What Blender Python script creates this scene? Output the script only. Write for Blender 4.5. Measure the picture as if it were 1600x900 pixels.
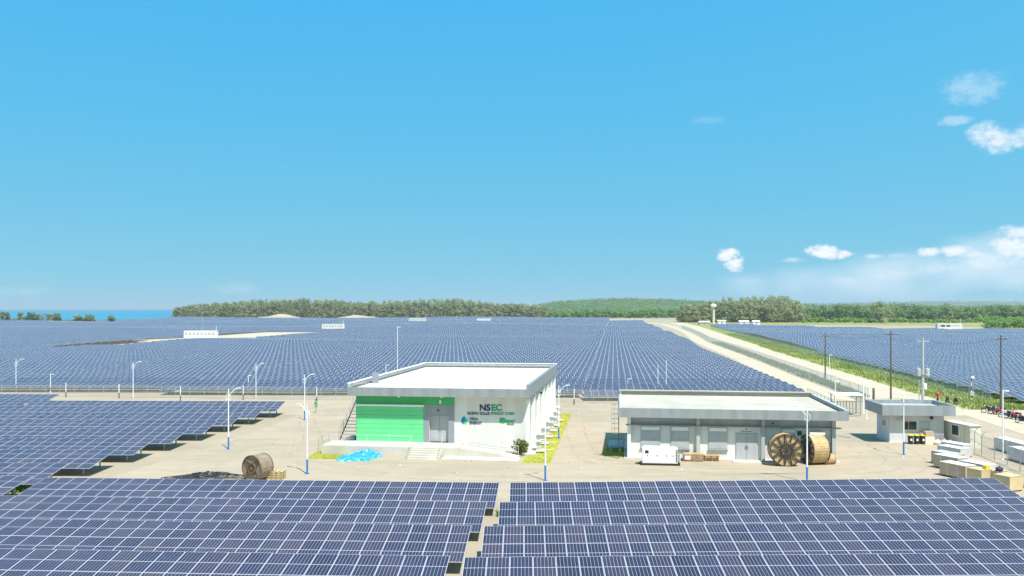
import bpy, math, random
import numpy as np
from mathutils import Vector, Matrix, Euler

# ------------------------------------------------------------------ camera, sky, sun, exposure
for o in list(bpy.data.objects):
    bpy.data.objects.remove(o)
scene = bpy.context.scene
COL = scene.collection
F, H, HOR = 1340.0, 13.0, 482.0          # focal length (1600 px frame), eye height, horizon row

cam_d = bpy.data.cameras.new('camera')
cam_d.sensor_width = 36.0
cam_d.lens = 36.0 * F / 1600.0
cam_d.shift_y = (HOR - 450.0) / 1600.0
cam_d.clip_start = 0.5
cam_d.clip_end = 90000.0
cam = bpy.data.objects.new('camera', cam_d)
cam.location = (0, 0, H)
cam.rotation_euler = (math.radians(90), 0, 0)
COL.objects.link(cam)
scene.camera = cam

SUN_EL, SUN_AZ = math.radians(61), math.radians(151.0)   # azimuth clockwise from +Y
sdir = Vector((math.sin(SUN_AZ) * math.cos(SUN_EL), math.cos(SUN_AZ) * math.cos(SUN_EL), math.sin(SUN_EL)))
sun_d = bpy.data.lights.new('sun', 'SUN')
sun_d.energy = 5.0
sun_d.angle = math.radians(0.53)
sun_d.color = (1.0, 0.955, 0.88)
sun = bpy.data.objects.new('sun', sun_d)
sun.rotation_euler = sdir.to_track_quat('Z', 'Y').to_euler()
sun.location = (30, -60, 120)
COL.objects.link(sun)

world = bpy.data.worlds.new('World')
scene.world = world
world.use_nodes = True
wn, wl = world.node_tree.nodes, world.node_tree.links
wn.clear()
w_out = wn.new('ShaderNodeOutputWorld')
w_bg = wn.new('ShaderNodeBackground')
w_bg.inputs['Strength'].default_value = 0.105
wl.new(w_bg.outputs[0], w_out.inputs[0])
sky = wn.new('ShaderNodeTexSky')
sky.sky_type = 'NISHITA'
sky.sun_disc = False
sky.sun_elevation = SUN_EL
sky.sun_rotation = SUN_AZ
sky.altitude = 10.0
sky.air_density = 1.0
sky.dust_density = 0.25
sky.ozone_density = 2.2


def wmath(op, a, b=None, clamp=False):
    n = wn.new('ShaderNodeMath')
    n.operation = op
    n.use_clamp = clamp
    for i, v in enumerate((a, b)):
        if v is None:
            continue
        if isinstance(v, (int, float)):
            n.inputs[i].default_value = v
        else:
            wl.new(v, n.inputs[i])
    return n.outputs[0]


def build_sky():
    tc = wn.new('ShaderNodeTexCoord')
    sx = wn.new('ShaderNodeSeparateXYZ')
    wl.new(tc.outputs['Generated'], sx.inputs[0])
    # very clear maritime air: the pale band of the model's horizon is compressed, for every azimuth alike
    lift = wn.new('ShaderNodeCombineXYZ')
    wl.new(sx.outputs[0], lift.inputs[0])
    wl.new(sx.outputs[1], lift.inputs[1])
    wl.new(wmath('ADD', wmath('MULTIPLY', wmath('ABSOLUTE', sx.outputs[2]), 0.9), SKY_LIFT), lift.inputs[2])
    nrm = wn.new('ShaderNodeVectorMath')
    nrm.operation = 'NORMALIZE'
    wl.new(lift.outputs[0], nrm.inputs[0])
    wl.new(nrm.outputs[0], sky.inputs['Vector'])
    az = wmath('ARCTAN2', sx.outputs[0], sx.outputs[1])
    el = wmath('ARCSINE', sx.outputs[2])
    comb = wn.new('ShaderNodeCombineXYZ')
    wl.new(az, comb.inputs[0])
    wl.new(wmath('MULTIPLY', el, 1.5), comb.inputs[1])
    noi = wn.new('ShaderNodeTexNoise')
    noi.inputs['Scale'].default_value = 75.0
    noi.inputs['Detail'].default_value = 7.0
    noi.inputs['Roughness'].default_value = 0.66
    wl.new(comb.outputs[0], noi.inputs['Vector'])
    noi2 = wn.new('ShaderNodeTexNoise')
    noi2.inputs['Scale'].default_value = 13.0
    noi2.inputs['Detail'].default_value = 6.0
    wl.new(comb.outputs[0], noi2.inputs['Vector'])
    nz = wmath('SUBTRACT', noi.outputs[0], 0.5)
    nz2 = wmath('SUBTRACT', noi2.outputs[0], 0.5)

    def ell(px, py, rx, ry, gain, soft, kn=2.6, src=None):
        a0 = math.atan((px - 800) / F)
        e0 = math.atan((HOR - py) / math.hypot(F, px - 800))
        ra, re = rx / F * math.cos(a0) ** 2, ry / F * math.cos(a0)
        da = wmath('MULTIPLY', wmath('SUBTRACT', az, a0), 1 / ra)
        de = wmath('MULTIPLY', wmath('SUBTRACT', el, e0), 1 / re)
        d = wmath('ADD', wmath('MULTIPLY', da, da), wmath('MULTIPLY', de, de))
        v = wmath('ADD', wmath('SUBTRACT', 1.0, d), wmath('MULTIPLY', src or nz, kn))
        sm = wn.new('ShaderNodeMapRange')
        sm.interpolation_type = 'SMOOTHSTEP'
        sm.inputs[2].default_value = soft
        sm.inputs[4].default_value = gain
        wl.new(v, sm.inputs[0])
        return sm.outputs[0]

    white = [ell(1138, 399, 20, 14, 1.0, 1.0, 3.0), ell(1147, 412, 20, 14, 1.0, 1.0, 3.0), ell(1284, 393, 30, 12, 1.0, 1.0, 3.0), ell(1306, 398, 32, 9, 1.0, 1.0, 3.0),
             ell(1366, 400, 20, 5, 0.6, 1.3, 3.0), ell(1405, 399, 22, 4, 0.45, 1.4, 3.0), ell(1452, 393, 26, 9, 0.9, 1.2, 3.0), ell(1492, 391, 32, 11, 0.9, 1.2, 3.0),
             ell(1520, 398, 26, 8, 0.7, 1.4, 3.2), ell(1585, 386, 46, 22, 1.0, 1.3, 3.0), ell(1600, 362, 60, 14, 0.85, 1.4, 2.8), ell(1540, 408, 60, 18, 0.65, 1.6, 3.0),
             ell(1540, 208, 38, 22, 0.9, 1.5, 2.4), ell(1568, 220, 48, 22, 0.9, 1.5, 2.4), ell(1600, 212, 40, 20, 0.6, 1.5, 2.4), ell(1240, 406, 24, 5, 0.45, 1.4, 3.0),
             ell(1400, 430, 50, 9, 0.42, 1.8, 3.0), ell(1330, 440, 40, 10, 0.38, 1.8, 3.0), ell(1470, 420, 50, 10, 0.45, 1.8, 3.0), ell(1165, 440, 30, 8, 0.25, 1.8, 3.0)]
    faint = [ell(1490, 428, 320, 48, 0.8, 1.5, 2.6, nz2), ell(1600, 398, 190, 50, 0.8, 1.4, 2.6, nz2),
             ell(1340, 446, 270, 36, 0.72, 1.5, 2.4, nz2),
             ell(1520, 138, 62, 30, 0.42, 1.3, 2.6), ell(1492, 188, 34, 10, 0.42, 1.1, 2.4), ell(370, 452, 50, 14, 0.3, 1.5), ell(30, 455, 60, 12, 0.3, 1.6),
             ell(1108, 188, 34, 8, 0.15, 1.3)]

    def vmax(lst):
        r = lst[0]
        for v in lst[1:]:
            r = wmath('MAXIMUM', r, v)
        return r
    mw, mf = vmax(white), vmax(faint)
    # clear-sky colour, slightly more cyan as the camera recorded it
    sc_ = wn.new('ShaderNodeSeparateColor')
    wl.new(sky.outputs[0], sc_.inputs[0])
    cc_ = wn.new('ShaderNodeCombineColor')
    for i_, (gain_, gam_, top_) in enumerate(SKY_GRADE):
        wl.new(wmath('MINIMUM', wmath('MULTIPLY', wmath('POWER', sc_.outputs[i_], gam_), gain_), top_), cc_.inputs[i_])
    base = cc_.outputs[0]

    def over(a, col, fac):
        m = wn.new('ShaderNodeMix')
        m.data_type = 'RGBA'
        wl.new(fac, m.inputs[0])
        wl.new(a, m.inputs[6])
        m.inputs[7].default_value = col
        return m.outputs[2]
    c = over(base, CLOUD_FAINT, mf)
    c = over(c, CLOUD_WHITE, mw)
    wl.new(c, w_bg.inputs['Color'])


SKY_LIFT = 0.34
SKY_GRADE = ((0.58, 2.7, 2.0), (2.36, 0.61, 4.6), (7.5, -0.25, 6.0))
CLOUD_FAINT = (5.0, 6.0, 6.8, 1)
CLOUD_WHITE = (6.6, 6.8, 7.1, 1)
build_sky()

vs = scene.view_settings
vs.view_transform = 'Standard'
vs.look = 'None'
vs.exposure = 0.55
vs.gamma = 1.0
vs.use_curve_mapping = False
scene.render.engine = 'CYCLES'
scene.cycles.max_bounces = 8
scene.cycles.transparent_max_bounces = 12
scene.cycles.use_denoising = True
try:
    scene.cycles.denoiser = 'OPENIMAGEDENOISE'
except Exception:
    pass

R = math.radians


def P(px, py, z=0.0):
    """ground point seen at a photo position (plan survey of the site)"""
    Y = (H - z) * F / (py - HOR)
    return Vector(((px - 800.0) * Y / F, Y, z))


# ------------------------------------------------------------------ materials
MATS = {}


def mat(name, col, rough=0.7, metal=0.0, var=0.0, scale=3.0, bump=0.0, bscale=30.0, col2=None, alpha=None, spec=0.5,
        coords='Object', detail=5.0, lo=0.35, hi=0.65, streak=False):
    if name in MATS:
        return MATS[name]
    m = bpy.data.materials.new(name)
    m.use_nodes = True
    nt = m.node_tree
    b = nt.nodes['Principled BSDF']
    b.inputs['Roughness'].default_value = rough
    b.inputs['Metallic'].default_value = metal
    b.inputs['Specular IOR Level'].default_value = spec
    b.inputs['Base Color'].default_value = (*col, 1)
    if var > 0 or col2 is not None or bump > 0:
        tc = nt.nodes.new('ShaderNodeTexCoord')
    if var > 0 or col2 is not None:
        n = nt.nodes.new('ShaderNodeTexNoise')
        n.inputs['Scale'].default_value = scale
        n.inputs['Detail'].default_value = detail
        if streak:
            mp_ = nt.nodes.new('ShaderNodeMapping')
            mp_.inputs['Scale'].default_value = (1.0, 1.0, 0.12)
            nt.links.new(tc.outputs[coords], mp_.inputs[0])
            nt.links.new(mp_.outputs[0], n.inputs['Vector'])
        else:
            nt.links.new(tc.outputs[coords], n.inputs['Vector'])
        r = nt.nodes.new('ShaderNodeValToRGB')
        r.color_ramp.elements[0].position = lo
        r.color_ramp.elements[1].position = hi
        c2 = col2 if col2 is not None else tuple(min(1, c * (1 + var)) for c in col)
        c1 = col if col2 is not None else tuple(c * (1 - var) for c in col)
        r.color_ramp.elements[0].color = (*c1, 1)
        r.color_ramp.elements[1].color = (*c2, 1)
        nt.links.new(n.outputs[0], r.inputs[0])
        nt.links.new(r.outputs[0], b.inputs['Base Color'])
    if bump > 0:
        n2 = nt.nodes.new('ShaderNodeTexNoise')
        n2.inputs['Scale'].default_value = bscale
        n2.inputs['Detail'].default_value = 4
        nt.links.new(tc.outputs[coords], n2.inputs['Vector'])
        bp = nt.nodes.new('ShaderNodeBump')
        bp.inputs['Strength'].default_value = bump
        bp.inputs['Distance'].default_value = 0.05
        nt.links.new(n2.outputs[0], bp.inputs['Height'])
        nt.links.new(bp.outputs[0], b.inputs['Normal'])
    if alpha is not None:
        b.inputs['Alpha'].default_value = alpha
    MATS[name] = m
    return m


def layered(name, layers, rough=0.9, bump=0.3, bscale=2.0, bdist=0.05):
    """ground-like material: list of (colour, noise scale, lo, hi, opacity), first is the base; world position noise"""
    m = bpy.data.materials.new(name)
    m.use_nodes = True
    nt = m.node_tree
    b = nt.nodes['Principled BSDF']
    b.inputs['Roughness'].default_value = rough
    b.inputs['Specular IOR Level'].default_value = 0.2
    g = nt.nodes.new('ShaderNodeNewGeometry')
    cur = None
    for i, (col, sc, lo, hi, op) in enumerate(layers):
        col = tuple(c_ * 0.88 for c_ in col)
        if cur is None:
            rgb = nt.nodes.new('ShaderNodeRGB')
            rgb.outputs[0].default_value = (*col, 1)
            cur = rgb.outputs[0]
            continue
        mp = nt.nodes.new('ShaderNodeMapping')
        mp.inputs['Location'].default_value = (i * 37.3, i * 11.1, i * 5.0)
        if sc < 0:                                   # streaks drawn out along one direction
            mp.inputs['Scale'].default_value = (0.12, 1.0, 1.0)
            mp.inputs['Rotation'].default_value = (0, 0, 0.14 * i)
            sc = -sc
        nt.links.new(g.outputs['Position'], mp.inputs[0])
        n = nt.nodes.new('ShaderNodeTexNoise')
        n.inputs['Scale'].default_value = sc
        n.inputs['Detail'].default_value = 6
        n.inputs['Roughness'].default_value = 0.6
        nt.links.new(mp.outputs[0], n.inputs['Vector'])
        r = nt.nodes.new('ShaderNodeMapRange')
        r.inputs[1].default_value = lo
        r.inputs[2].default_value = hi
        r.inputs[3].default_value = 0
        r.inputs[4].default_value = op
        nt.links.new(n.outputs[0], r.inputs[0])
        mx = nt.nodes.new('ShaderNodeMix')
        mx.data_type = 'RGBA'
        nt.links.new(r.outputs[0], mx.inputs[0])
        nt.links.new(cur, mx.inputs[6])
        mx.inputs[7].default_value = (*col, 1)
        cur = mx.outputs[2]
    nt.links.new(cur, b.inputs['Base Color'])
    if bump:
        n2 = nt.nodes.new('ShaderNodeTexNoise')
        n2.inputs['Scale'].default_value = bscale
        n2.inputs['Detail'].default_value = 8
        nt.links.new(g.outputs['Position'], n2.inputs['Vector'])
        bp = nt.nodes.new('ShaderNodeBump')
        bp.inputs['Strength'].default_value = bump
        bp.inputs['Distance'].default_value = bdist
        nt.links.new(n2.outputs[0], bp.inputs['Height'])
        nt.links.new(bp.outputs[0], b.inputs['Normal'])
    MATS[name] = m
    return m


def panel_material(name, with_frames, blue=False):
    """photovoltaic glass; UV in module units (u across, v up the module)"""
    m = bpy.data.materials.new(name)
    m.use_nodes = True
    nt = m.node_tree
    N, L = nt.nodes, nt.links
    b = N['Principled BSDF']
    uv = N.new('ShaderNodeUVMap')
    sep = N.new('ShaderNodeSeparateXYZ')
    L.new(uv.outputs[0], sep.inputs[0])

    def mt(op, a, bb=None, clamp=False):
        n = N.new('ShaderNodeMath')
        n.operation = op
        n.use_clamp = clamp
        for i, v in enumerate((a, bb)):
            if v is None:
                continue
            if isinstance(v, (int, float)):
                n.inputs[i].default_value = v
            else:
                L.new(v, n.inputs[i])
        return n.outputs[0]
    u, v = sep.outputs[0], sep.outputs[1]
    fu, fv = mt('FRACT', u), mt('FRACT', v)
    cu = mt('ABSOLUTE', mt('SUBTRACT', mt('FRACT', mt('MULTIPLY', fu, 6.0)), 0.5))
    cv = mt('ABSOLUTE', mt('SUBTRACT', mt('FRACT', mt('MULTIPLY', fv, 24.0)), 0.5))
    lu = mt('GREATER_THAN', cu, 0.462)
    lv = mt('MULTIPLY', mt('GREATER_THAN', cv, 0.475), 0.35)
    mid = mt('LESS_THAN', mt('ABSOLUTE', mt('SUBTRACT', fv, 0.5)), 0.0085)
    lines = mt('MAXIMUM', mt('MAXIMUM', mt('MULTIPLY', lu, 0.8), lv), mid)
    bus = mt('GREATER_THAN', mt('ABSOLUTE', mt('SUBTRACT', mt('FRACT', mt('MULTIPLY', fu, 54.0)), 0.5)), 0.46)
    # colour differs a little from module to module
    if with_frames:
        wnz = N.new('ShaderNodeTexWhiteNoise')
        wnz.noise_dimensions = '3D'
        oi = N.new('ShaderNodeObjectInfo')
        cb = N.new('ShaderNodeCombineXYZ')
        L.new(mt('FLOOR', u), cb.inputs[0])
        L.new(mt('FLOOR', v), cb.inputs[1])
        L.new(oi.outputs['Random'], cb.inputs[2])
        L.new(cb.outputs[0], wnz.inputs[0])
        rnd = wnz.outputs['Value']
    else:
        oi = N.new('ShaderNodeObjectInfo')
        rnd = oi.outputs['Random']
    ramp = N.new('ShaderNodeValToRGB')
    ramp.color_ramp.elements[0].color = (0.009, 0.010, 0.030, 1)
    ramp.color_ramp.elements[1].color = (0.032, 0.025, 0.046, 1)
    e = ramp.color_ramp.elements.new(0.5)
    e.color = (0.014, 0.016, 0.046, 1)
    L.new(rnd, ramp.inputs[0])

    def mix(fac, a, col):
        x = N.new('ShaderNodeMix')
        x.data_type = 'RGBA'
        L.new(fac, x.inputs[0])
        L.new(a, x.inputs[6])
        x.inputs[7].default_value = col
        return x.outputs[2]
    c = mix(mt('MULTIPLY', bus, 0.22), ramp.outputs[0], (0.30, 0.32, 0.36, 1))
    c = mix(lines, c, (0.50, 0.47, 0.54, 1))
    # dust film, heavier in patches
    g = N.new('ShaderNodeNewGeometry')
    nz = N.new('ShaderNodeTexNoise')
    nz.inputs['Scale'].default_value = 0.45
    nz.inputs['Detail'].default_value = 6
    L.new(g.outputs['Position'], nz.inputs['Vector'])
    dust = mt('MULTIPLY', mt('SUBTRACT', nz.outputs[0], 0.28, True), 0.20 if with_frames else 0.12)
    c = mix(dust, c, (0.33, 0.28, 0.31, 1))
    if with_frames:
        eu = mt('GREATER_THAN', mt('ABSOLUTE', mt('SUBTRACT', fu, 0.5)), 0.470)
        ev = mt('GREATER_THAN', mt('ABSOLUTE', mt('SUBTRACT', fv, 0.5)), 0.485)
        fr = mt('MAXIMUM', eu, ev)
        c = mix(fr, c, (0.54, 0.51, 0.53, 1))
        L.new(mt('ADD', 0.16, mt('MULTIPLY', fr, 0.3)), b.inputs['Roughness'])
    else:
        rr = mt('ADD', 0.10, mt('MULTIPLY', nz.outputs[0], 0.14))
        L.new(rr, b.inputs['Roughness'])
    L.new(c, b.inputs['Base Color'])
    b.inputs['IOR'].default_value = 1.46 if blue else (1.33 if with_frames else 1.27)
    b.inputs['Specular Tint'].default_value = (0.95, 0.95, 1.0, 1) if blue else (1.0, 0.84, 0.98, 1)   # anti-reflective coating
    MATS[name] = m
    return m


M_cell = panel_material('pv_glass', False)
M_cellfar = panel_material('pv_glass_with_frames', True)
M_cellblue = panel_material('pv_glass_blue', True, True)
M_alu = mat('anodised_aluminium', (0.63, 0.58, 0.605), 0.42, 0.35, var=0.06, scale=2)
M_galv = mat('galvanised_steel', (0.42, 0.43, 0.44), 0.5, 0.6, var=0.15, scale=4)
M_back = mat('white_backsheet', (0.5, 0.5, 0.5), 0.6)
M_white = mat('white_paint', (0.80, 0.80, 0.79), 0.55, var=0.035, scale=0.8, bump=0.04, bscale=8)
M_wallwhite = mat('white_plaster', (0.67, 0.655, 0.635), 0.75, var=0.07, scale=1.3, streak=True, detail=7, bump=0.08, bscale=14)
M_grey = mat('grey_fascia', (0.255, 0.275, 0.29), 0.55, var=0.11, scale=1.6, streak=True, detail=7, bump=0.04, bscale=6)
M_greywall = mat('grey_wall', (0.26, 0.28, 0.31), 0.6, var=0.05, scale=0.8)
M_palegrey = mat('pale_grey_wall', (0.41, 0.42, 0.43), 0.65, var=0.10, scale=1.4, streak=True, detail=7, bump=0.05, bscale=10)
M_roofdeck = mat('roof_membrane', (0.60, 0.585, 0.56), 0.7, var=0.10, scale=0.3, bump=0.06, bscale=3)
M_roofcream = mat('cream_roof_slab', (0.455, 0.42, 0.345), 0.8, var=0.12, scale=0.35, bump=0.06, bscale=3)
M_green = mat('green_cladding', (0.125, 0.60, 0.25), 0.5, var=0.05, scale=0.5)
M_greend = mat('green_band', (0.05, 0.40, 0.12), 0.5, var=0.05, scale=0.5)
M_conc = mat('pale_concrete', (0.53, 0.495, 0.43), 0.85, var=0.10, scale=0.6, bump=0.15, bscale=12)
M_darkglass = mat('dark_window_glass', (0.02, 0.025, 0.03), 0.06, 0.0, spec=0.8)
M_shade = mat('window_blind', (0.40, 0.42, 0.44), 0.35, var=0.06, scale=2)
M_black = mat('black_plastic', (0.02, 0.02, 0.022), 0.45)
M_dark = mat('dark_steel', (0.06, 0.06, 0.065), 0.5, 0.5, var=0.2)
M_blue = mat('blue_pole_paint', (0.012, 0.16, 0.52), 0.4, var=0.06)
M_lampwhite = mat('white_pole_paint', (0.80, 0.81, 0.82), 0.4, var=0.03)
M_lamp = mat('lamp_lens', (0.7, 0.72, 0.75), 0.2)
M_wood = mat('drum_timber', (0.47, 0.33, 0.165), 0.8, var=0.16, scale=3.0, bump=0.15, bscale=20)
M_woodd = mat('old_timber', (0.34, 0.22, 0.12), 0.85, var=0.25, scale=4.0, bump=0.2, bscale=20)
M_ply = mat('plywood', (0.56, 0.43, 0.25), 0.75, var=0.08, scale=1.5)
M_card = mat('brown_carton', (0.48, 0.37, 0.265), 0.8, var=0.08, scale=1.2)
M_wrap = mat('grey_stretch_wrap', (0.50, 0.49, 0.49), 0.35, var=0.10, scale=1.6, bump=0.3, bscale=5)
M_sheet = mat('pale_sheet', (0.72, 0.71, 0.72), 0.4, var=0.08, scale=1.6, bump=0.3, bscale=5)
M_rust = mat('brown_steel', (0.17, 0.115, 0.075), 0.6, 0.3, var=0.25, scale=3)
M_tarp = mat('blue_tarpaulin', (0.015, 0.30, 0.55), 0.35, col2=(0.40, 0.58, 0.68), scale=5.5, bump=0.9, bscale=6, lo=0.56, hi=0.66)
M_pole = mat('weathered_pole', (0.13, 0.10, 0.08), 0.9, var=0.25, scale=3, bump=0.3)
M_cpole = mat('concrete_pole', (0.46, 0.45, 0.43), 0.85, var=0.1, scale=2)
M_red = mat('red_paint', (0.55, 0.03, 0.03), 0.35)
M_tyre = mat('tyre_rubber', (0.015, 0.015, 0.016), 0.85)
M_chrome = mat('chrome', (0.6, 0.6, 0.6), 0.2, 1.0)
M_navy = mat('navy_letter', (0.008, 0.022, 0.085), 0.4)
M_lgreen = mat('green_letter', (0.03, 0.30, 0.11), 0.4)
M_lgrey = mat('grey_letter', (0.16, 0.17, 0.18), 0.4)
M_teal = mat('teal_emblem', (0.0, 0.16, 0.36), 0.35)
M_cyan = mat('cyan_emblem', (0.0, 0.42, 0.62), 0.35)
M_lime = mat('lime_emblem', (0.62, 0.78, 0.10), 0.35)
M_bgreen = mat('bright_green_emblem', (0.04, 0.52, 0.16), 0.4)
M_yellow = mat('yellow_plastic', (0.75, 0.55, 0.03), 0.45)
M_cable = mat('black_cable', (0.035, 0.035, 0.04), 0.45, var=0.4, scale=3)
M_veil = mat('chain_link', (0.66, 0.64, 0.58), 0.7, 0.0, alpha=0.42)
M_veil3 = mat('verge_chain_link', (0.50, 0.53, 0.48), 0.7, 0.0, alpha=0.34)
M_veil2 = mat('chain_link_fine', (0.45, 0.46, 0.45), 0.6, 0.2, alpha=0.20)
M_tank = mat('pale_blue_tank', (0.25, 0.45, 0.62), 0.4)
M_cream = mat('cream_panel', (0.66, 0.63, 0.50), 0.6, var=0.05)
M_skin = mat('skin', (0.35, 0.2, 0.13), 0.6)
M_shirt = mat('green_shirt', (0.10, 0.42, 0.28), 0.8)
M_trouser = mat('pale_trousers', (0.5, 0.48, 0.42), 0.85)
M_hair = mat('black_hair', (0.01, 0.01, 0.01), 0.6)
M_redroof = mat('rusty_red_roof', (0.42, 0.13, 0.09), 0.7, var=0.15)


def leaf_mat(name, c1, c2, scale=0.12, trans=0.25):
    m = bpy.data.materials.new(name)
    m.use_nodes = True
    nt = m.node_tree
    b = nt.nodes['Principled BSDF']
    b.inputs['Roughness'].default_value = 0.7
    b.inputs['Specular IOR Level'].default_value = 0.25
    g = nt.nodes.new('ShaderNodeNewGeometry')
    n = nt.nodes.new('ShaderNodeTexNoise')
    n.inputs['Scale'].default_value = scale
    n.inputs['Detail'].default_value = 5
    nt.links.new(g.outputs['Position'], n.inputs['Vector'])
    r = nt.nodes.new('ShaderNodeValToRGB')
    r.color_ramp.elements[0].position = 0.35
    r.color_ramp.elements[1].position = 0.65
    r.color_ramp.elements[0].color = (*c1, 1)
    r.color_ramp.elements[1].color = (*c2, 1)
    nt.links.new(n.outputs[0], r.inputs[0])
    nt.links.new(r.outputs[0], b.inputs['Base Color'])
    tr = nt.nodes.new('ShaderNodeBsdfTranslucent')
    nt.links.new(r.outputs[0], tr.inputs[0])
    mx = nt.nodes.new('ShaderNodeMixShader')
    mx.inputs[0].default_value = trans
    nt.links.new(b.outputs[0], mx.inputs[1])
    nt.links.new(tr.outputs[0], mx.inputs[2])
    nt.links.new(mx.outputs[0], nt.nodes['Material Output'].inputs[0])
    MATS[name] = m
    return m


M_casu = leaf_mat('casuarina_leaf', (0.25, 0.30, 0.14), (0.40, 0.41, 0.22), 0.04, 0.45)
M_broad = leaf_mat('broadleaf_green', (0.13, 0.22, 0.08), (0.27, 0.35, 0.13), 0.02, 0.45)
M_bushy = leaf_mat('bright_bush_green', (0.15, 0.29, 0.06), (0.27, 0.40, 0.10), 0.05, 0.45)
M_shrub = leaf_mat('shrub_leaf', (0.10, 0.13, 0.035), (0.20, 0.21, 0.07), 1.5)
M_bark = mat('grey_bark', (0.16, 0.13, 0.10), 0.9, var=0.2, scale=0.5)
M_blade = leaf_mat('grass_blade', (0.27, 0.33, 0.09), (0.43, 0.45, 0.15), 0.1)
M_lawnblade = leaf_mat('lawn_blade', (0.40, 0.41, 0.06), (0.52, 0.51, 0.10), 0.6)


# ------------------------------------------------------------------ mesh helpers
class MB:
    def __init__(self):
        self.v, self.f, self.m, self.mats = [], [], [], []
        self.uv = {}

    def mi(self, m):
        if m not in self.mats:
            self.mats.append(m)
        return self.mats.index(m)

    def add(self, verts, faces, m):
        o = len(self.v)
        self.v.extend([tuple(p) for p in verts])
        k = self.mi(m)
        for f in faces:
            self.f.append(tuple(i + o for i in f))
            self.m.append(k)
        return self

    def box(self, x0, x1, y0, y1, z0, z1, m, rot=0.0, piv=None, mtx=None):
        vs_ = [Vector((x, y, z)) for z in (z0, z1) for y in (y0, y1) for x in (x0, x1)]
        if rot:
            c = Vector(piv) if piv else Vector(((x0 + x1) / 2, (y0 + y1) / 2, 0))
            rm = Matrix.Rotation(rot, 3, 'Z')
            vs_ = [rm @ (p - c) + c for p in vs_]
        if mtx is not None:
            vs_ = [mtx @ p for p in vs_]
        return self.add(vs_, [(0, 2, 3, 1), (4, 5, 7, 6), (0, 1, 5, 4), (2, 6, 7, 3), (0, 4, 6, 2), (1, 3, 7, 5)], m)

    def tube(self, p0, p1, r0, r1=None, m=None, n=8, caps=True):
        p0, p1 = Vector(p0), Vector(p1)
        r1 = r0 if r1 is None else r1
        d = (p1 - p0)
        if d.length < 1e-6:
            return self
        d.normalize()
        a = d.orthogonal().normalized()
        b = d.cross(a)
        vs_ = []
        for p, r in ((p0, r0), (p1, r1)):
            for i in range(n):
                t = 2 * math.pi * i / n
                vs_.append(p + (a * math.cos(t) + b * math.sin(t)) * r)
        fs = [(i, (i + 1) % n, n + (i + 1) % n, n + i) for i in range(n)]
        if caps:
            fs += [tuple(range(n - 1, -1, -1)), tuple(range(n, 2 * n))]
        return self.add(vs_, fs, m)

    def path(self, pts, r, m, n=6, closed=False):
        pts = [Vector(p) for p in pts]
        k = len(pts)
        rr = r if isinstance(r, (list, tuple)) else [r] * k
        vs_, up = [], None
        for i, p in enumerate(pts):
            a = pts[(i - 1) % k] if (closed or i) else p
            b = pts[(i + 1) % k] if (closed or i < k - 1) else p
            d = (b - a)
            d = d.normalized() if d.length > 1e-9 else Vector((0, 0, 1))
            if up is None:
                up = d.orthogonal().normalized()
            s = (up - d * up.dot(d))
            s = s.normalized() if s.length > 1e-6 else d.orthogonal().normalized()
            up = s
            t = d.cross(s)
            for j in range(n):
                g = 2 * math.pi * j / n
                vs_.append(p + (s * math.cos(g) + t * math.sin(g)) * rr[i])
        fs = []
        for i in range(k if closed else k - 1):
            i2 = (i + 1) % k
            for j in range(n):
                fs.append((i * n + j, i * n + (j + 1) % n, i2 * n + (j + 1) % n, i2 * n + j))
        if not closed:
            fs += [tuple(range(n - 1, -1, -1)), tuple(range((k - 1) * n, k * n))]
        return self.add(vs_, fs, m)

    def lathe(self, prof, m, n=16, axis=Vector((0, 0, 1)), org=Vector((0, 0, 0)), closed=False):
        """prof: (radius, height) along axis"""
        axis = Vector(axis).normalized()
        a = axis.orthogonal().normalized()
        b = axis.cross(a)
        vs_ = []
        for r, h in prof:
            for i in range(n):
                t = 2 * math.pi * i / n
                vs_.append(Vector(org) + axis * h + (a * math.cos(t) + b * math.sin(t)) * r)
        fs = []
        k = len(prof)
        for j in range(k if closed else k - 1):
            j2 = (j + 1) % k
            for i in range(n):
                fs.append((j * n + i, j * n + (i + 1) % n, j2 * n + (i + 1) % n, j2 * n + i))
        if not closed:
            if prof[0][0] > 1e-4:
                fs.append(tuple(range(n - 1, -1, -1)))
            if prof[-1][0] > 1e-4:
                fs.append(tuple(range((k - 1) * n, k * n)))
        return self.add(vs_, fs, m)

    def prism(self, poly, z0, z1, m):
        n = len(poly)
        vs_ = [(x, y, z0) for x, y in poly] + [(x, y, z1) for x, y in poly]
        fs = [(i, (i + 1) % n, n + (i + 1) % n, n + i) for i in range(n)]
        fs += [tuple(range(n - 1, -1, -1)), tuple(range(n, 2 * n))]
        return self.add(vs_, fs, m)

    def mesh(self, name, smooth=False):
        me = bpy.data.meshes.new(name)
        me.from_pydata(self.v, [], self.f)
        for m in self.mats:
            me.materials.append(m)
        me.polygons.foreach_set('material_index', self.m)
        if smooth:
            me.polygons.foreach_set('use_smooth', [True] * len(self.f))
        me.update()
        return me

    def build(self, name, parent=None, smooth=False):
        return link(bpy.data.objects.new(name, self.mesh(name, smooth)), parent)


def link(o, parent=None):
    COL.objects.link(o)
    if parent is not None:
        o.parent = parent
    return o


def tag(o, label=None, cat=None, group=None, kind=None):
    if label:
        o['label'] = label
    if cat:
        o['category'] = cat
    if group:
        o['group'] = group
    if kind:
        o['kind'] = kind
    return o


def empty(name, loc, rz=0.0, label=None, cat=None, group=None):
    o = bpy.data.objects.new(name, None)
    o.empty_display_size = 0.3
    COL.objects.link(o)
    o.location = loc
    o.rotation_euler = (0, 0, rz)
    return tag(o, label, cat, group)


def copy_tree(o, parent=None):
    c = o.copy()
    COL.objects.link(c)
    c.parent = parent
    for ch in list(o.children):
        copy_tree(ch, c)
    return c


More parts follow.
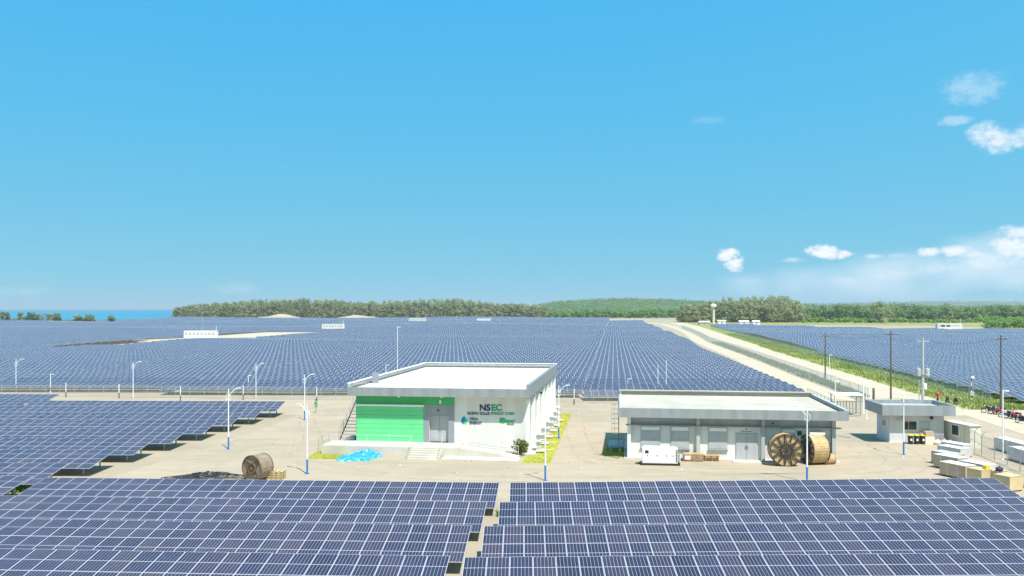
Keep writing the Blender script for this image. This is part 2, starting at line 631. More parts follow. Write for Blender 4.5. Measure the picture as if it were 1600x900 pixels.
def B1(name, parent, *a, **k):
    return MB().box(*a, **k).build(name, parent)


# ------------------------------------------------------------------ ground, sea, roads
M_ground = layered('sandy_ground', [((0.40, 0.335, 0.245), 1, 0, 1, 1), ((0.345, 0.285, 0.205), 0.09, 0.46, 0.66, 0.8),
                                    ((0.455, 0.39, 0.295), 0.22, 0.50, 0.68, 0.7), ((0.29, 0.245, 0.175), 0.9, 0.56, 0.74, 0.45),
                                    ((0.24, 0.23, 0.11), 0.035, 0.60, 0.72, 0.35), ((0.48, 0.43, 0.34), 5.0, 0.55, 0.8, 0.5)],
                   0.95, 0.35, 3.0, 0.06)
M_yard = layered('compacted_yard', [((0.45, 0.362, 0.265), 1, 0, 1, 1), ((0.385, 0.318, 0.235), 0.12, 0.45, 0.62, 0.9),
                                    ((0.475, 0.40, 0.30), 0.3, 0.52, 0.7, 0.7), ((0.32, 0.28, 0.215), 0.7, 0.56, 0.72, 0.6),
                                    ((0.30, 0.265, 0.20), 0.05, 0.55, 0.66, 0.5), ((0.34, 0.295, 0.22), -0.55, 0.54, 0.66, 0.6), ((0.52, 0.445, 0.34), -0.9, 0.55, 0.7, 0.5),
                                    ((0.48, 0.43, 0.345), 6.0, 0.55, 0.8, 0.4)], 0.95, 0.25, 4.0, 0.04)
M_road = layered('gravel_road', [((0.54, 0.46, 0.35), 1, 0, 1, 1), ((0.46, 0.39, 0.295), 0.15, 0.5, 0.7, 0.7),
                                 ((0.58, 0.51, 0.41), 0.5, 0.5, 0.75, 0.6), ((0.40, 0.345, 0.25), 1.3, 0.58, 0.75, 0.4)], 0.95, 0.3, 3.0)
M_verge = layered('grass_ground', [((0.30, 0.33, 0.11), 1, 0, 1, 1), ((0.22, 0.28, 0.07), 0.12, 0.45, 0.65, 0.9),
                                   ((0.30, 0.30, 0.11), 0.3, 0.5, 0.7, 0.7), ((0.25, 0.33, 0.08), 1.5, 0.5, 0.75, 0.6)], 0.95, 0.6, 2.0, 0.15)
M_ditch = layered('grey_green_ditch', [((0.42, 0.40, 0.31), 1, 0, 1, 1), ((0.33, 0.34, 0.23), 0.12, 0.45, 0.65, 0.9),
                                       ((0.36, 0.34, 0.27), 0.4, 0.5, 0.7, 0.7)], 0.95, 0.6, 2.0, 0.15)
M_meadow = layered('dry_meadow', [((0.30, 0.30, 0.09), 1, 0, 1, 1), ((0.20, 0.27, 0.06), 0.02, 0.45, 0.65, 0.9),
                                  ((0.40, 0.36, 0.15), 0.08, 0.5, 0.7, 0.6)], 0.95, 0.6, 1.0, 0.2)
M_lawn = layered('lawn_ground', [((0.43, 0.42, 0.065), 1, 0, 1, 1), ((0.35, 0.37, 0.05), 0.4, 0.45, 0.65, 0.7),
                                 ((0.42, 0.40, 0.09), 1.5, 0.5, 0.75, 0.6)], 0.95, 0.5, 6.0, 0.05)
M_beach = layered('beach_sand', [((0.47, 0.40, 0.30), 1, 0, 1, 1), ((0.38, 0.33, 0.25), 0.05, 0.45, 0.65, 0.6)], 0.95, 0.2)
M_mound = layered('mound_sand', [((0.46, 0.39, 0.29), 1, 0, 1, 1), ((0.37, 0.32, 0.23), 0.1, 0.45, 0.65, 0.6)], 0.95, 0.5, 0.6, 0.3)

COAST = [(-1500, 740), (-900, 792), (-700, 822), (-575, 842), (-505, 905), (-478, 1000), (-462, 1150), (-452, 1400), (-300, 1800), (200, 2400),
         (1500, 3800), (11500, 12000)]
land = [(-1500, -300)] + COAST + [(12000, -300)]


def sheet(name, pts, z, m, kind='structure'):
    me = bpy.data.meshes.new(name)
    me.from_pydata([(p[0], p[1], z) for p in pts], [], [tuple(range(len(pts)))])
    me.materials.append(m)
    o = link(bpy.data.objects.new(name, me))
    o['kind'] = kind
    if me.polygons[0].normal.z < 0:
        me.flip_normals()
    return o


sheet('ground', land, 0.0, M_ground)

mb = MB()
pv = []
for i, (x, y) in enumerate(COAST):
    a = Vector(COAST[max(0, i - 1)])
    b = Vector(COAST[min(len(COAST) - 1, i + 1)])
    d = (b - a).normalized()
    nrm = Vector((-d.y, d.x))
    pv += [(x, y, 0.0), (x + nrm.x * 28, y + nrm.y * 28, -2.2)]
mb.add(pv, [(2 * i, 2 * i + 1, 2 * i + 3, 2 * i + 2) for i in range(len(COAST) - 1)], M_beach)
o = mb.build('beach')
o['kind'] = 'structure'

m = bpy.data.materials.new('sea_water')
m.use_nodes = True
nt = m.node_tree
b = nt.nodes['Principled BSDF']
b.inputs['Roughness'].default_value = 0.35
b.inputs['Specular IOR Level'].default_value = 0.12
g = nt.nodes.new('ShaderNodeNewGeometry')
sp = nt.nodes.new('ShaderNodeSeparateXYZ')
nt.links.new(g.outputs['Position'], sp.inputs[0])
mr = nt.nodes.new('ShaderNodeMapRange')
mr.inputs[1].default_value = 850
mr.inputs[2].default_value = 7000
nt.links.new(sp.outputs[1], mr.inputs[0])
r = nt.nodes.new('ShaderNodeValToRGB')                   # shallow turquoise over sand, deep blue offshore
r.color_ramp.elements[0].color = (0.012, 0.25, 0.34, 1)
r.color_ramp.elements[1].color = (0.0, 0.125, 0.27, 1)
e = r.color_ramp.elements.new(0.18)
e.color = (0.0, 0.20, 0.34, 1)
nt.links.new(mr.outputs[0], r.inputs[0])
mp = nt.nodes.new('ShaderNodeMapping')
mp.inputs['Scale'].default_value = (0.0012, 0.006, 1)
nt.links.new(g.outputs['Position'], mp.inputs[0])
nz = nt.nodes.new('ShaderNodeTexNoise')
nz.inputs['Scale'].default_value = 1.0
nz.inputs['Detail'].default_value = 5
nt.links.new(mp.outputs[0], nz.inputs['Vector'])
mxr = nt.nodes.new('ShaderNodeMix')
mxr.data_type = 'RGBA'
mr2 = nt.nodes.new('ShaderNodeMapRange')
mr2.inputs[1].default_value = 0.52
mr2.inputs[2].default_value = 0.66
mr2.inputs[4].default_value = 0.5
nt.links.new(nz.outputs[0], mr2.inputs[0])
nt.links.new(mr2.outputs[0], mxr.inputs[0])
nt.links.new(r.outputs[0], mxr.inputs[6])
mxr.inputs[7].default_value = (0.08, 0.33, 0.42, 1)
nt.links.new(mxr.outputs[2], b.inputs['Base Color'])
nz2 = nt.nodes.new('ShaderNodeTexNoise')
nz2.inputs['Scale'].default_value = 0.35
nz2.inputs['Detail'].default_value = 6
nt.links.new(g.outputs['Position'], nz2.inputs['Vector'])
bp = nt.nodes.new('ShaderNodeBump')
bp.inputs['Strength'].default_value = 0.5
bp.inputs['Distance'].default_value = 0.6
nt.links.new(nz2.outputs[0], bp.inputs['Height'])
nt.links.new(bp.outputs[0], b.inputs['Normal'])
sheet('sea', [(-14000, -300), (-14000, 14000), (13500, 14000), (-1000, 700), (-1600, -300)], -1.4, m)

# compacted yard round the buildings
yard = [(-37, 55.0), (-31, 66), (-27.5, 84), (-26.0, 104), (-58, 117), (-58, 122), (-10, 121.5), (12, 118), (36, 117), (52, 118.5), (61, 117), (70, 104),
        (74, 92), (60, 74), (46, 60), (38, 55)]
sheet('yard_ground', yard, 0.012, M_yard)


def strip(name, left, right, z, m, kind='structure'):
    mb_ = MB()
    n = len(left)
    vs_ = []
    for a, b_ in zip(left, right):
        vs_ += [(a[0], a[1], z), (b_[0], b_[1], z)]
    mb_.add(vs_, [(2 * i, 2 * i + 1, 2 * i + 3, 2 * i + 2) for i in range(n - 1)], m)
    o_ = mb_.build(name)
    o_['kind'] = kind
    return o_


def wob(i, s, amp):
    return amp * (math.sin(i * 1.7 + s) + 0.6 * math.sin(i * 3.1 + 2 * s)) * 0.5


# centre line of the access road (plan coordinates)
ROADY = [108, 118, 130, 145, 160, 180, 205, 235, 270, 317, 380, 450, 530, 620, 700, 800]


def interp(tab, y):
    ys = [t[0] for t in tab]
    xs = [t[1] for t in tab]
    return float(np.interp(y, ys, xs))


RL = [(100, 46.0), (118, 50.0), (133, 52.6), (157, 56.2), (207, 63), (317, 78), (420, 94.5), (520, 110), (622, 125), (800, 147)]
RR = [(100, 57.0), (122, 60.5), (145, 63.5), (191, 70), (272, 81.5), (317, 89), (415, 104), (520, 120), (622, 136), (800, 158)]
FL = [(118, 49), (137, 51.7), (164, 55), (226, 63.5), (329, 76), (420, 91), (520, 106), (622, 118), (700, 126)]        # fence on the field side
FR = [(112, 66.6), (124, 66.8), (147, 69.6), (167, 72.4), (202, 77.5), (236, 82.5), (330, 96), (536, 127), (640, 143)]         # fence across the road
ROADYF = list(np.linspace(104, 800, 90))
strip('road', [(interp(RL, y) + wob(i, 1, 0.5), y) for i, y in enumerate(ROADYF)],
      [(interp(RR, y) + wob(i, 2, 0.5), y) for i, y in enumerate(ROADYF)], 0.024, M_road)
strip('ditch_strip', [(interp(FL, y) + 0.2, y) for y in ROADYF if y > 124], [(interp(RL, y) + wob(i, 1, 0.8) + 0.5, y) for i, y in enumerate(ROADYF) if y > 124],
      0.016, M_ditch)
strip('grass_verge', [(interp(RR, y) - 0.5 + wob(i, 2, 0.8), y) for i, y in enumerate(ROADYF) if y > 109],
      [(interp(FR, y) + 9, y) for y in ROADYF if y > 109], 0.016, M_verge)
strip('field_path', [(interp(FL, y) - 5.8, y) for y in ROADYF if y > 112], [(interp(FL, y) + 0.1, y) for y in ROADYF if y > 112], 0.016, M_road)
# parking apron and meadow
sheet('parking_ground', [(52, 84), (55, 104), (58.5, 112), (66.5, 108), (72, 100), (74, 88), (66, 80)], 0.03, M_road)
sheet('meadow', [(150, 720), (330, 650), (330, 505), (560, 470), (900, 700), (620, 1100), (200, 1000)], 0.05, M_meadow)
# bare service track through the field
TR = [(220, -140), (264, -133), (329, -127.5), (363, -130), (387, -124.5), (447, -119), (470, -116)]
strip('service_track', [(interp(TR, y) - (3.5 if y < 262 else (13 if y < 330 else 18)), y) for y in np.linspace(222, 468, 30)],
      [(interp(TR, y) + (3.5 if y < 262 else (13 if y < 330 else 18)) + wob(y, 1, .8), y) for y in np.linspace(222, 468, 30)], 0.02, M_road)

# lawns beside the white-and-green building
LAWN1 = [P(814, 724), P(860, 724), P(893, 647), P(864, 646)]
LAWN2 = [P(478, 717), P(548, 718), P(556, 700), P(522, 692)]
LAWN3 = [P(940, 712), P(976, 715), P(976, 700), P(950, 695)]
for L_ in (LAWN1, LAWN2, LAWN3):
    sheet('lawn', L_, 0.02, M_lawn)


# ------------------------------------------------------------------ solar tables
MW, ML, NMOD, TILT = 1.05, 2.10, 30, R(10.4)
TLEN = NMOD * MW
CT, ST = math.cos(TILT), math.sin(TILT)


def module_mesh():
    mb_ = MB()
    w, l, fw, th = MW - 0.012, ML - 0.014, 0.024, 0.035
    mb_.box(-w / 2, -w / 2 + fw, -l / 2, l / 2, -th, 0.0, M_alu)
    mb_.box(w / 2 - fw, w / 2, -l / 2, l / 2, -th, 0.0, M_alu)
    mb_.box(-w / 2 + fw, w / 2 - fw, -l / 2, -l / 2 + fw, -th, 0.0, M_alu)
    mb_.box(-w / 2 + fw, w / 2 - fw, l / 2 - fw, l / 2, -th, 0.0, M_alu)
    a, c = w / 2 - fw, l / 2 - fw
    k = len(mb_.f)
    mb_.add([(-a, -c, -0.003), (a, -c, -0.003), (a, c, -0.003), (-a, c, -0.003)], [(0, 1, 2, 3)], M_cell)
    mb_.add([(-a, -c, -0.010), (a, -c, -0.010), (a, c, -0.010), (-a, c, -0.010)], [(3, 2, 1, 0)], M_back)
    me = mb_.mesh('panel')
    uvl = me.uv_layers.new(name='UVMap')
    li = me.polygons[k].loop_indices
    for j, q in zip(li, ((0.004, 0.004), (0.996, 0.004), (0.996, 0.996), (0.004, 0.996))):
        uvl.data[j].uv = q
    return me


ME_MOD = module_mesh()


def leg_mesh(h):
    mb_ = MB()
    mb_.box(-0.05, 0.05, -0.035, 0.035, -0.3, h, M_galv)
    return mb_.mesh('leg')


LEGS = {}


def leg_me(h):
    h = round(h, 2)
    if h not in LEGS:
        LEGS[h] = leg_mesh(h)
    return LEGS[h]


RAIL = {}


def rail_me(n):
    if n not in RAIL:
        RAIL[n] = MB().box(0.02, n * MW - 0.02, -0.03, 0.03, -0.115, -0.037, M_galv).mesh('rail')
    return RAIL[n]


def solar_table(x, ytop, ztop, yaw, label, group, n=NMOD, rnd=None, slope=0.0):
    """x, ytop: left end of the upper edge; yaw clockwise in radians"""
    hl = ML * CT                                      # half table in plan
    cx = x - math.sin(yaw) * hl
    cy = ytop - math.cos(yaw) * hl
    root = empty('solar_table', (cx, cy, 0), -yaw, label, 'solar table', group)
    root.rotation_euler = (0, slope, -yaw)
    zc = ztop - ML * ST
    rg = rnd or random
    for j in (-1, 1):
        for i in range(n):
            o_ = bpy.data.objects.new('panel', ME_MOD)
            COL.objects.link(o_)
            o_.parent = root
            yy = j * ML / 2
            o_.location = ((i + 0.5) * MW, yy * CT, zc + yy * ST + rg.uniform(-.004, .004))
            o_.rotation_euler = (TILT + rg.uniform(-.006, .006), rg.uniform(-.004, .004), 0)
    for yy in (-1.75, -0.45, 0.45, 1.75):
        o_ = bpy.data.objects.new('rail', rail_me(n))
        COL.objects.link(o_)
        o_.parent = root
        o_.location = (0, yy * CT, zc + yy * ST)
        o_.rotation_euler = (TILT, 0, 0)
    k = max(2, int(round(n * MW / 4.5)))
    for i in range(k):
        for yy in (-1.3, 1.3):
            o_ = bpy.data.objects.new('leg', leg_me(zc + yy * ST - 0.11))
            COL.objects.link(o_)
            o_.parent = root
            o_.location = (0.9 + i * (n * MW - 1.8) / (k - 1), yy * CT, 0)
    return root


rnd = random.Random(7)
ORD = ['first', 'second', 'third', 'fourth', 'fifth', 'sixth', 'seventh', 'eighth', 'ninth', 'tenth']
# right front group (starts step to the left towards the camera)
YAWR = R(0.9)
for k, (px, py, Y) in enumerate([(797.5, 754, 56.3), (781, 784.5, 51.0), (757, 822, 45.2), (726.5, 870.5, 39.6)]):
    zt = H - (py - HOR) * Y / F
    solar_table((px - 800) * Y / F, Y, zt, YAWR,
                'blue solar panel table right of the foreground gap, %s row from the yard' % ORD[k], 'foreground solar tables', 30, rnd, R(-0.75) if k < 4 else 0)
# left front group
YAWL = R(3.3)
for k, (px, py, Y) in enumerate([(780.5, 754, 57.6), (761, 784, 51.7), (737, 820.5, 45.8), (703.5, 868.5, 39.9)]):
    zt = H - (py - HOR) * Y / F
    xr = (px - 800) * Y / F
    x0 = xr - TLEN * math.cos(YAWL)
    y0 = Y + TLEN * math.sin(YAWL)
    solar_table(x0, y0, zt, YAWL, 'blue solar panel table left of the foreground gap, %s row from the yard' % ORD[k], 'foreground solar tables', 30, rnd)
    if k == 0:
        g0 = 0.9
        solar_table(x0 - (TLEN + g0) * math.cos(YAWL), y0 + (TLEN + g0) * math.sin(YAWL), zt + 0.1, YAWL,
                    'solar panel table at the left edge beyond the narrow dark gap', 'foreground solar tables', 30, rnd)
# left block behind, stepping back along the yard
for k in range(8):
    Y = 64.3 + k * 5.92
    xr = -33.2 + (k / 7.0) * 5.3
    zt = 1.42 + 0.02 * k
    yw = R(1.6)
    x0, y0 = xr - TLEN * math.cos(yw), Y + TLEN * math.sin(yw)
    solar_table(x0, y0, zt, yw, 'solar panel table ending at the sandy yard, %s row behind the foreground' % ORD[k], 'solar tables left of the yard', 30, rnd)
    if k >= 3:
        solar_table(x0 - (TLEN + .3) * math.cos(yw), y0 + (TLEN + .3) * math.sin(yw), zt + 0.02, yw,
                    'solar panel table at the far left beside the yard block, %s row behind the foreground' % ORD[k], 'solar tables left of the yard', 30, rnd)
yw = R(1.6)
solar_table(-60.2 - TLEN, 114.2 + .9, 1.58, yw, 'backmost solar panel table at the left edge below the fence', 'solar tables left of the yard', 30, rnd)


# large field: one mesh per table, modules drawn by frames on the glass
def field_mesh(name, glass):
    """specs: list of 4 corner sets; here a single table standing at the origin"""
    mb_ = MB()
    hl, hz = ML * CT, ML * ST
    zc = 1.15
    t = 0.04
    top = [(0, -hl, zc - hz), (TLEN, -hl, zc - hz), (TLEN, hl, zc + hz), (0, hl, zc + hz)]
    bot = [(x, y, z - t) for x, y, z in top]
    mb_.add(top, [(0, 1, 2, 3)], glass)
    mb_.add(bot, [(3, 2, 1, 0)], M_back)
    mb_.add(top + bot, [(0, 4, 5, 1), (1, 5, 6, 2), (2, 6, 7, 3), (3, 7, 4, 0)], M_alu)
    for i in range(7):
        for yy in (-1.3, 1.3):
            x = 0.9 + i * (TLEN - 1.8) / 6
            mb_.box(x - .05, x + .05, yy - .04, yy + .04, -1.6, zc + yy * ST - 0.05, M_galv)
    me = mb_.mesh(name)
    uvl = me.uv_layers.new(name='UVMap')
    for j, q in zip(me.polygons[0].loop_indices, ((0, 0), (NMOD, 0), (NMOD, 2), (0, 2))):
        uvl.data[j].uv = q
    return me


ME_FIELD = field_mesh('solar_table', M_cellfar)
ME_FIELDB = field_mesh('solar_table', M_cellblue)


def hz(x, y):
    a = min(1.0, max(0.0, (y - 140) / 160.0))
    return a * (0.55 * math.sin(x / 52.0 + y / 71.0) + 0.5 * math.sin(y / 43.0 - x / 97.0 + 1.0) + 0.25 * math.sin(y / 17.0 + x / 31.0))


tables = []          # (distance, x, y_centre, z, block)
PITCH = 5.55
STG = 0.119


def main_ok(xl, y):
    xm = xl + TLEN / 2
    if y > 1128 - 0.02 * abs(xm):
        return False
    lim = [(-1500, 735), (-900, 775), (-700, 800), (-575, 815), (-500, 850), (-470, 980), (-460, 1090)]
    if xm < -455 and y > float(np.interp(xm, [q[0] for q in lim], [q[1] for q in lim])):
        return False
    if 222 < y < 470:
        tw = 3.6 if y < 262 else (13.5 if y < 330 else 18.5)
        tx = interp(TR, y)
        if xl < tx + tw and xl + TLEN > tx - tw:
            return 'cut'
    if xl + TLEN > interp(FL, y) - 7.0 and y > 150:
        return 'right'
    return True


def clear_of_station(x0, x1, y):
    for (sx, sy, w) in ((-129, 355, 9), (-105, 498, 9), (-86, 774, 10), (-27, 830, 10), (-129, 362, 9)):
        if x1 > sx - w and x0 < sx + w and abs(y - sy) < 4.5:
            return False
    return True


half_tables = []
for c in range(-40, 3):
    y0 = {0: 122.2, 1: 122.2, -1: 127.2, -2: 130.5, -3: 135.0, -4: 139.5}.get(c, 141.0)
    k = 0
    while True:
        y = y0 + k * PITCH
        k += 1
        if y > 1130:
            break
        xl = 11.4 + STG * (y - 132) + 32.0 * c
        if abs(xl + TLEN / 2) > 0.66 * y + 40:
            continue
        ok = main_ok(xl, y)
        if c >= 1 and (ok is not True or y < 600):
            continue
        if ok is False:
            continue
        if not clear_of_station(xl, xl + TLEN, y):
            continue
        if ok == 'right' and c == 0 and xl + TLEN > interp(FL, y) - 3.0:
            continue
        if ok == 'cut':
            tw = 3.6 if y < 262 else (13.5 if y < 330 else 18.5)
            tx = interp(TR, y)
            half_tables.append((xl, tx - tw, tx + tw, y))
            continue
        tables.append((math.hypot(xl + TLEN / 2, y), xl, y, 'main', k, c))
for c in range(0, 22):
    k = 0
    while True:
        y = 116.0 + k * PITCH
        k += 1
        xl = 68.6 + 0.146 * (y - 122.0) + (2.8 if y > 240 else 0) + 32.0 * c
        if y > 760:
            break
        if xl + TLEN / 2 > 0.66 * y + 40:
            continue
        lim = float(np.interp(xl, [100, 150, 190, 240, 300, 420], [700, 640, 560, 500, 478, 465]))
        if y > lim:
            continue
        tables.append((math.hypot(xl + TLEN / 2, y), xl, y, 'right', k, c))
tables.sort()
rnd = random.Random(11)
N_IND = 262
_U = ['', 'first', 'second', 'third', 'fourth', 'fifth', 'sixth', 'seventh', 'eighth', 'ninth', 'tenth', 'eleventh', 'twelfth', 'thirteenth', 'fourteenth', 'fifteenth',
      'sixteenth', 'seventeenth', 'eighteenth', 'nineteenth', 'twentieth']


def ordw(n):
    if n <= 20:
        return _U[n]
    if n == 30 or n == 40:
        return {30: 'thirtieth', 40: 'fortieth'}[n]
    return {2: 'twenty-', 3: 'thirty-', 4: 'forty-'}[n // 10] + _U[n % 10]


def field_label(blk, row, col):
    if blk == 'right':
        return 'solar table beyond the road, %s row from near end, %s column from verge' % (ordw(row), ordw(col + 1))
    if col >= 0:
        return 'big field solar table, %s row behind fence, first right of the gap' % ordw(row)
    return 'big field solar table, %s row behind fence, %s left of the gap' % (ordw(row), ordw(-col))


n_ind = 0
stuff_v, stuff_f, stuff_m, stuff_uv = [], [], [], []


def add_stuff(x0, x1, y, z0, z1, yaw, gi=0):
    hl, hzz = ML * CT, ML * ST
    zc = 1.15
    t = 0.05
    o_ = len(stuff_v)
    ln = x1 - x0
    dy = -math.sin(yaw) * ln
    q = [(x0, y - hl, zc - hzz + z0), (x1, y - hl + dy, zc - hzz + z1), (x1, y + hl + dy, zc + hzz + z1), (x0, y + hl, zc + hzz + z0)]
    stuff_v.extend(q)
    stuff_v.extend([(a, b_, c_ - t) for a, b_, c_ in q])
    stuff_f.extend([(o_, o_ + 1, o_ + 2, o_ + 3), (o_ + 7, o_ + 6, o_ + 5, o_ + 4), (o_, o_ + 4, o_ + 5, o_ + 1), (o_ + 1, o_ + 5, o_ + 6, o_ + 2),
                    (o_ + 2, o_ + 6, o_ + 7, o_ + 3), (o_ + 3, o_ + 7, o_ + 4, o_)])
    stuff_m.extend([gi, 1, 2, 2, 2, 2])
    nu = ln / MW
    ub = rnd.randint(0, 500) * 1.0
    stuff_uv.extend([(ub, 0), (ub + nu, 0), (ub + nu, 2), (ub, 2)] + [(0, 0)] * 20)
    for i in range(4):
        xx = x0 + 1 + i * (ln - 2) / 3
        for yy in (-1.3, 1.3):
            p = len(stuff_v)
            h_ = zc + yy * ST + min(z0, z1) - 0.06
            for zz in (-1.0, h_):
                stuff_v.extend([(xx - .06, y + yy - .06, zz), (xx + .06, y + yy - .06, zz), (xx, y + yy + .08, zz)])
            stuff_f.extend([(p, p + 1, p + 4, p + 3), (p + 1, p + 2, p + 5, p + 4), (p + 2, p, p + 3, p + 5)])
            stuff_m.extend([2, 2, 2])
            stuff_uv.extend([(0, 0)] * 12)


YAWF = R(1.2)
n_parts = 0
for d, xl, y, blk, row_, col_ in tables:
    z0, z1 = hz(xl, y), hz(xl + TLEN, y)
    if blk == 'right':
        z0 *= 0.6
        z1 *= 0.6
    z0 += rnd.uniform(-.04, .04)
    z1 += rnd.uniform(-.04, .04)
    inview = abs(xl + TLEN / 2) < 0.6 * y + TLEN / 2 + 1
    if n_ind < N_IND and inview:
        n_ind += 1
        if y < 141 and blk == 'main':                 # nearest rows: modules can still be told apart
            solar_table(xl, y + ML * CT, 1.15 + ML * ST + z0, YAWF, field_label(blk, row_, col_), 'solar tables of the big field', 30, rnd)
            continue
        o_ = bpy.data.objects.new('solar_table', ME_FIELD if blk == 'main' else ME_FIELDB)
        COL.objects.link(o_)
        o_.location = (xl, y, z0)
        o_.rotation_euler = (0, -math.atan2(z1 - z0, TLEN), -YAWF if blk == 'main' else -R(0.6))
        tag(o_, field_label(blk, row_, col_), 'solar table', 'solar tables of the big field' if blk == 'main' else 'solar tables beyond the road')
    else:
        add_stuff(xl, xl + TLEN, y, z0, z1, YAWF, 0 if blk == 'main' else 3)
for xl, a, b_, y in half_tables:
    if a - xl > 3:
        add_stuff(xl, a, y, hz(xl, y), hz(a, y), YAWF)
    if xl + TLEN - b_ > 3:
        add_stuff(b_, xl + TLEN, y, hz(b_, y), hz(xl + TLEN, y), YAWF)
me = bpy.data.meshes.new('solar_field')
me.from_pydata(stuff_v, [], stuff_f)
for mm in (M_cellfar, M_back, M_alu, M_cellblue):
    me.materials.append(mm)
me.polygons.foreach_set('material_index', stuff_m)
uvl = me.uv_layers.new(name='UVMap')
uvl.data.foreach_set('uv', [c for q in stuff_uv for c in q])
me.update()
o = link(bpy.data.objects.new('solar_field', me))
tag(o, 'distant mass of blue solar panel rows reaching the trees', 'solar field', kind='stuff')


# ------------------------------------------------------------------ main building (white and green)
YB = R(7.8)
O1 = Vector((-14.35, 79.1, 0))


def on_wall(px, py, org, yaw, yl=0.0):
    """where the ray through a photo position meets the wall plane y_local = yl; returns local x and z"""
    dx, dz = (px - 800) / F, -(py - HOR) / F
    ex = Vector((math.cos(yaw), -math.sin(yaw)))
    ey = Vector((math.sin(yaw), math.cos(yaw)))
    o2 = Vector((org[0], org[1])) + ey * yl
    d = Vector((dx, 1.0))
    t = o2.dot(ey) / d.dot(ey)
    return (d * t - o2).dot(ex), H + dz * t


b1 = empty('main_building', O1, -YB, 'white and green flat-roofed control building with blue and green lettering', 'building')
W1, D1, ZP = 15.75, 27.6, 0.8
B1('wall', b1, 0, W1, 0.5, D1, -0.1, 5.12, M_wallwhite)
B1('front_wall', b1, 0, 6.86, 0, 0.5, -0.1, 5.12, M_wallwhite)
B1('front_wall', b1, 8.66, W1, 0, 0.5, -0.1, 5.12, M_wallwhite)
B1('front_wall', b1, 6.86, 8.66, 0, 0.5, 3.32, 5.12, M_wallwhite)
rf = MB().box(-0.46, W1 + 0.38, -0.98, D1 + 0.5, 5.10, 5.72, M_roofdeck).build('roof', b1)
B1('front_fascia', rf, -0.50, W1 + 0.40, -1.06, -0.98, 5.06, 5.84, M_grey)
B1('side_fascia', rf, W1 + 0.16, W1 + 0.44, -0.98, D1 + 0.55, 5.0, 6.22, M_grey)
B1('side_fascia', rf, -0.52, -0.24, -0.98, D1 + 0.55, 5.06, 6.16, M_palegrey)
B1('back_parapet', rf, -0.24, W1 + 0.16, D1 + 0.27, D1 + 0.55, 5.06, 6.22, M_palegrey)
B1('parapet_coping', rf, -0.56, W1 + 0.48, D1 + 0.22, D1 + 0.60, 6.22, 6.28, M_white)
B1('parapet_coping', rf, -0.56, -0.20, -0.98, D1 + 0.22, 6.16, 6.21, M_white)
M_parapet_shade = mat('parapet_shade_grey', (0.13, 0.13, 0.125), 0.8, var=.15)  # dark grey strips put in as the shade line at the parapet foot
B1('parapet_shade_strip', rf, -0.24, W1 + 0.16, D1 + 0.10, D1 + 0.27, 5.70, 5.90, M_parapet_shade)
B1('parapet_shade_strip', rf, -0.24, -0.08, -0.6, D1 + 0.10, 5.70, 5.88, M_parapet_shade)
B1('roof_hatch', rf, 0.2, 0.75, 4.2, 4.6, 5.72, 6.75, M_greywall)
q = MB()
for i in range(15):
    x = -0.4 + i * (W1 + 0.5) / 14
    q.tube((x, -0.86, 5.72), (x, -0.86, 6.2), 0.018, m=M_alu, n=5)
q.tube((-0.4, -0.86, 6.2), (W1 + 0.1, -0.86, 6.2), 0.02, m=M_alu, n=5)
q.build('roof_railing', rf)
# green cladding boards below, green band above
for i in range(8):
    z0 = ZP + i * (4.05 - ZP) / 8
    B1('board', b1, 0.02, 6.35, -0.09 - (0.008 if i % 2 else 0), 0.02, z0 + 0.006, z0 + (4.05 - ZP) / 8 - 0.006, M_green)
B1('cladding_coping', b1, -0.06, 6.42, -0.28, 0.02, 4.05, 4.22, M_white)
B1('green_band', b1, 0.0, 9.22, -0.06, 0.02, 4.24, 5.10, M_greend)
for x in (4.1, 8.1):
    g1 = MB().box(x - .05, x + .05, -0.30, -0.06, 4.95, 5.04, M_white).build('wall_light', b1)
    MB().box(x - .12, x + .12, -0.42, -0.28, 4.90, 5.0, M_lamp).build('lamp_head', g1)
MB().box(7.85, 8.0, -0.2, -0.06, 4.35, 4.7, M_white).build('horn_speaker', b1)
# entrance
B1('door_jamb', b1, 6.36, 6.86, -0.06, 0.02, ZP, 3.32, M_greywall)
B1('door_jamb', b1, 8.66, 9.2, -0.06, 0.02, ZP, 3.32, M_greywall)
B1('door_lintel', b1, 6.36, 9.2, -0.065, 0.02, 3.32, 4.22, M_grey)
dr = MB().box(6.87, 8.65, 0.40, 0.49, ZP, 3.31, M_palegrey).build('door', b1)
for x in (6.92, 7.79):
    B1('door_leaf', dr, x, x + 0.83, 0.36, 0.40, ZP + 0.05, 3.2, M_palegrey)
for x in (7.66, 7.84):
    MB().tube((x, 0.31, 1.75), (x, 0.31, 2.05), 0.02, m=M_chrome, n=6).build('handle', dr)
MB().box(7.65, 7.8, -0.14, -0.065, 3.66, 3.8, M_dark).build('camera_dome', b1)


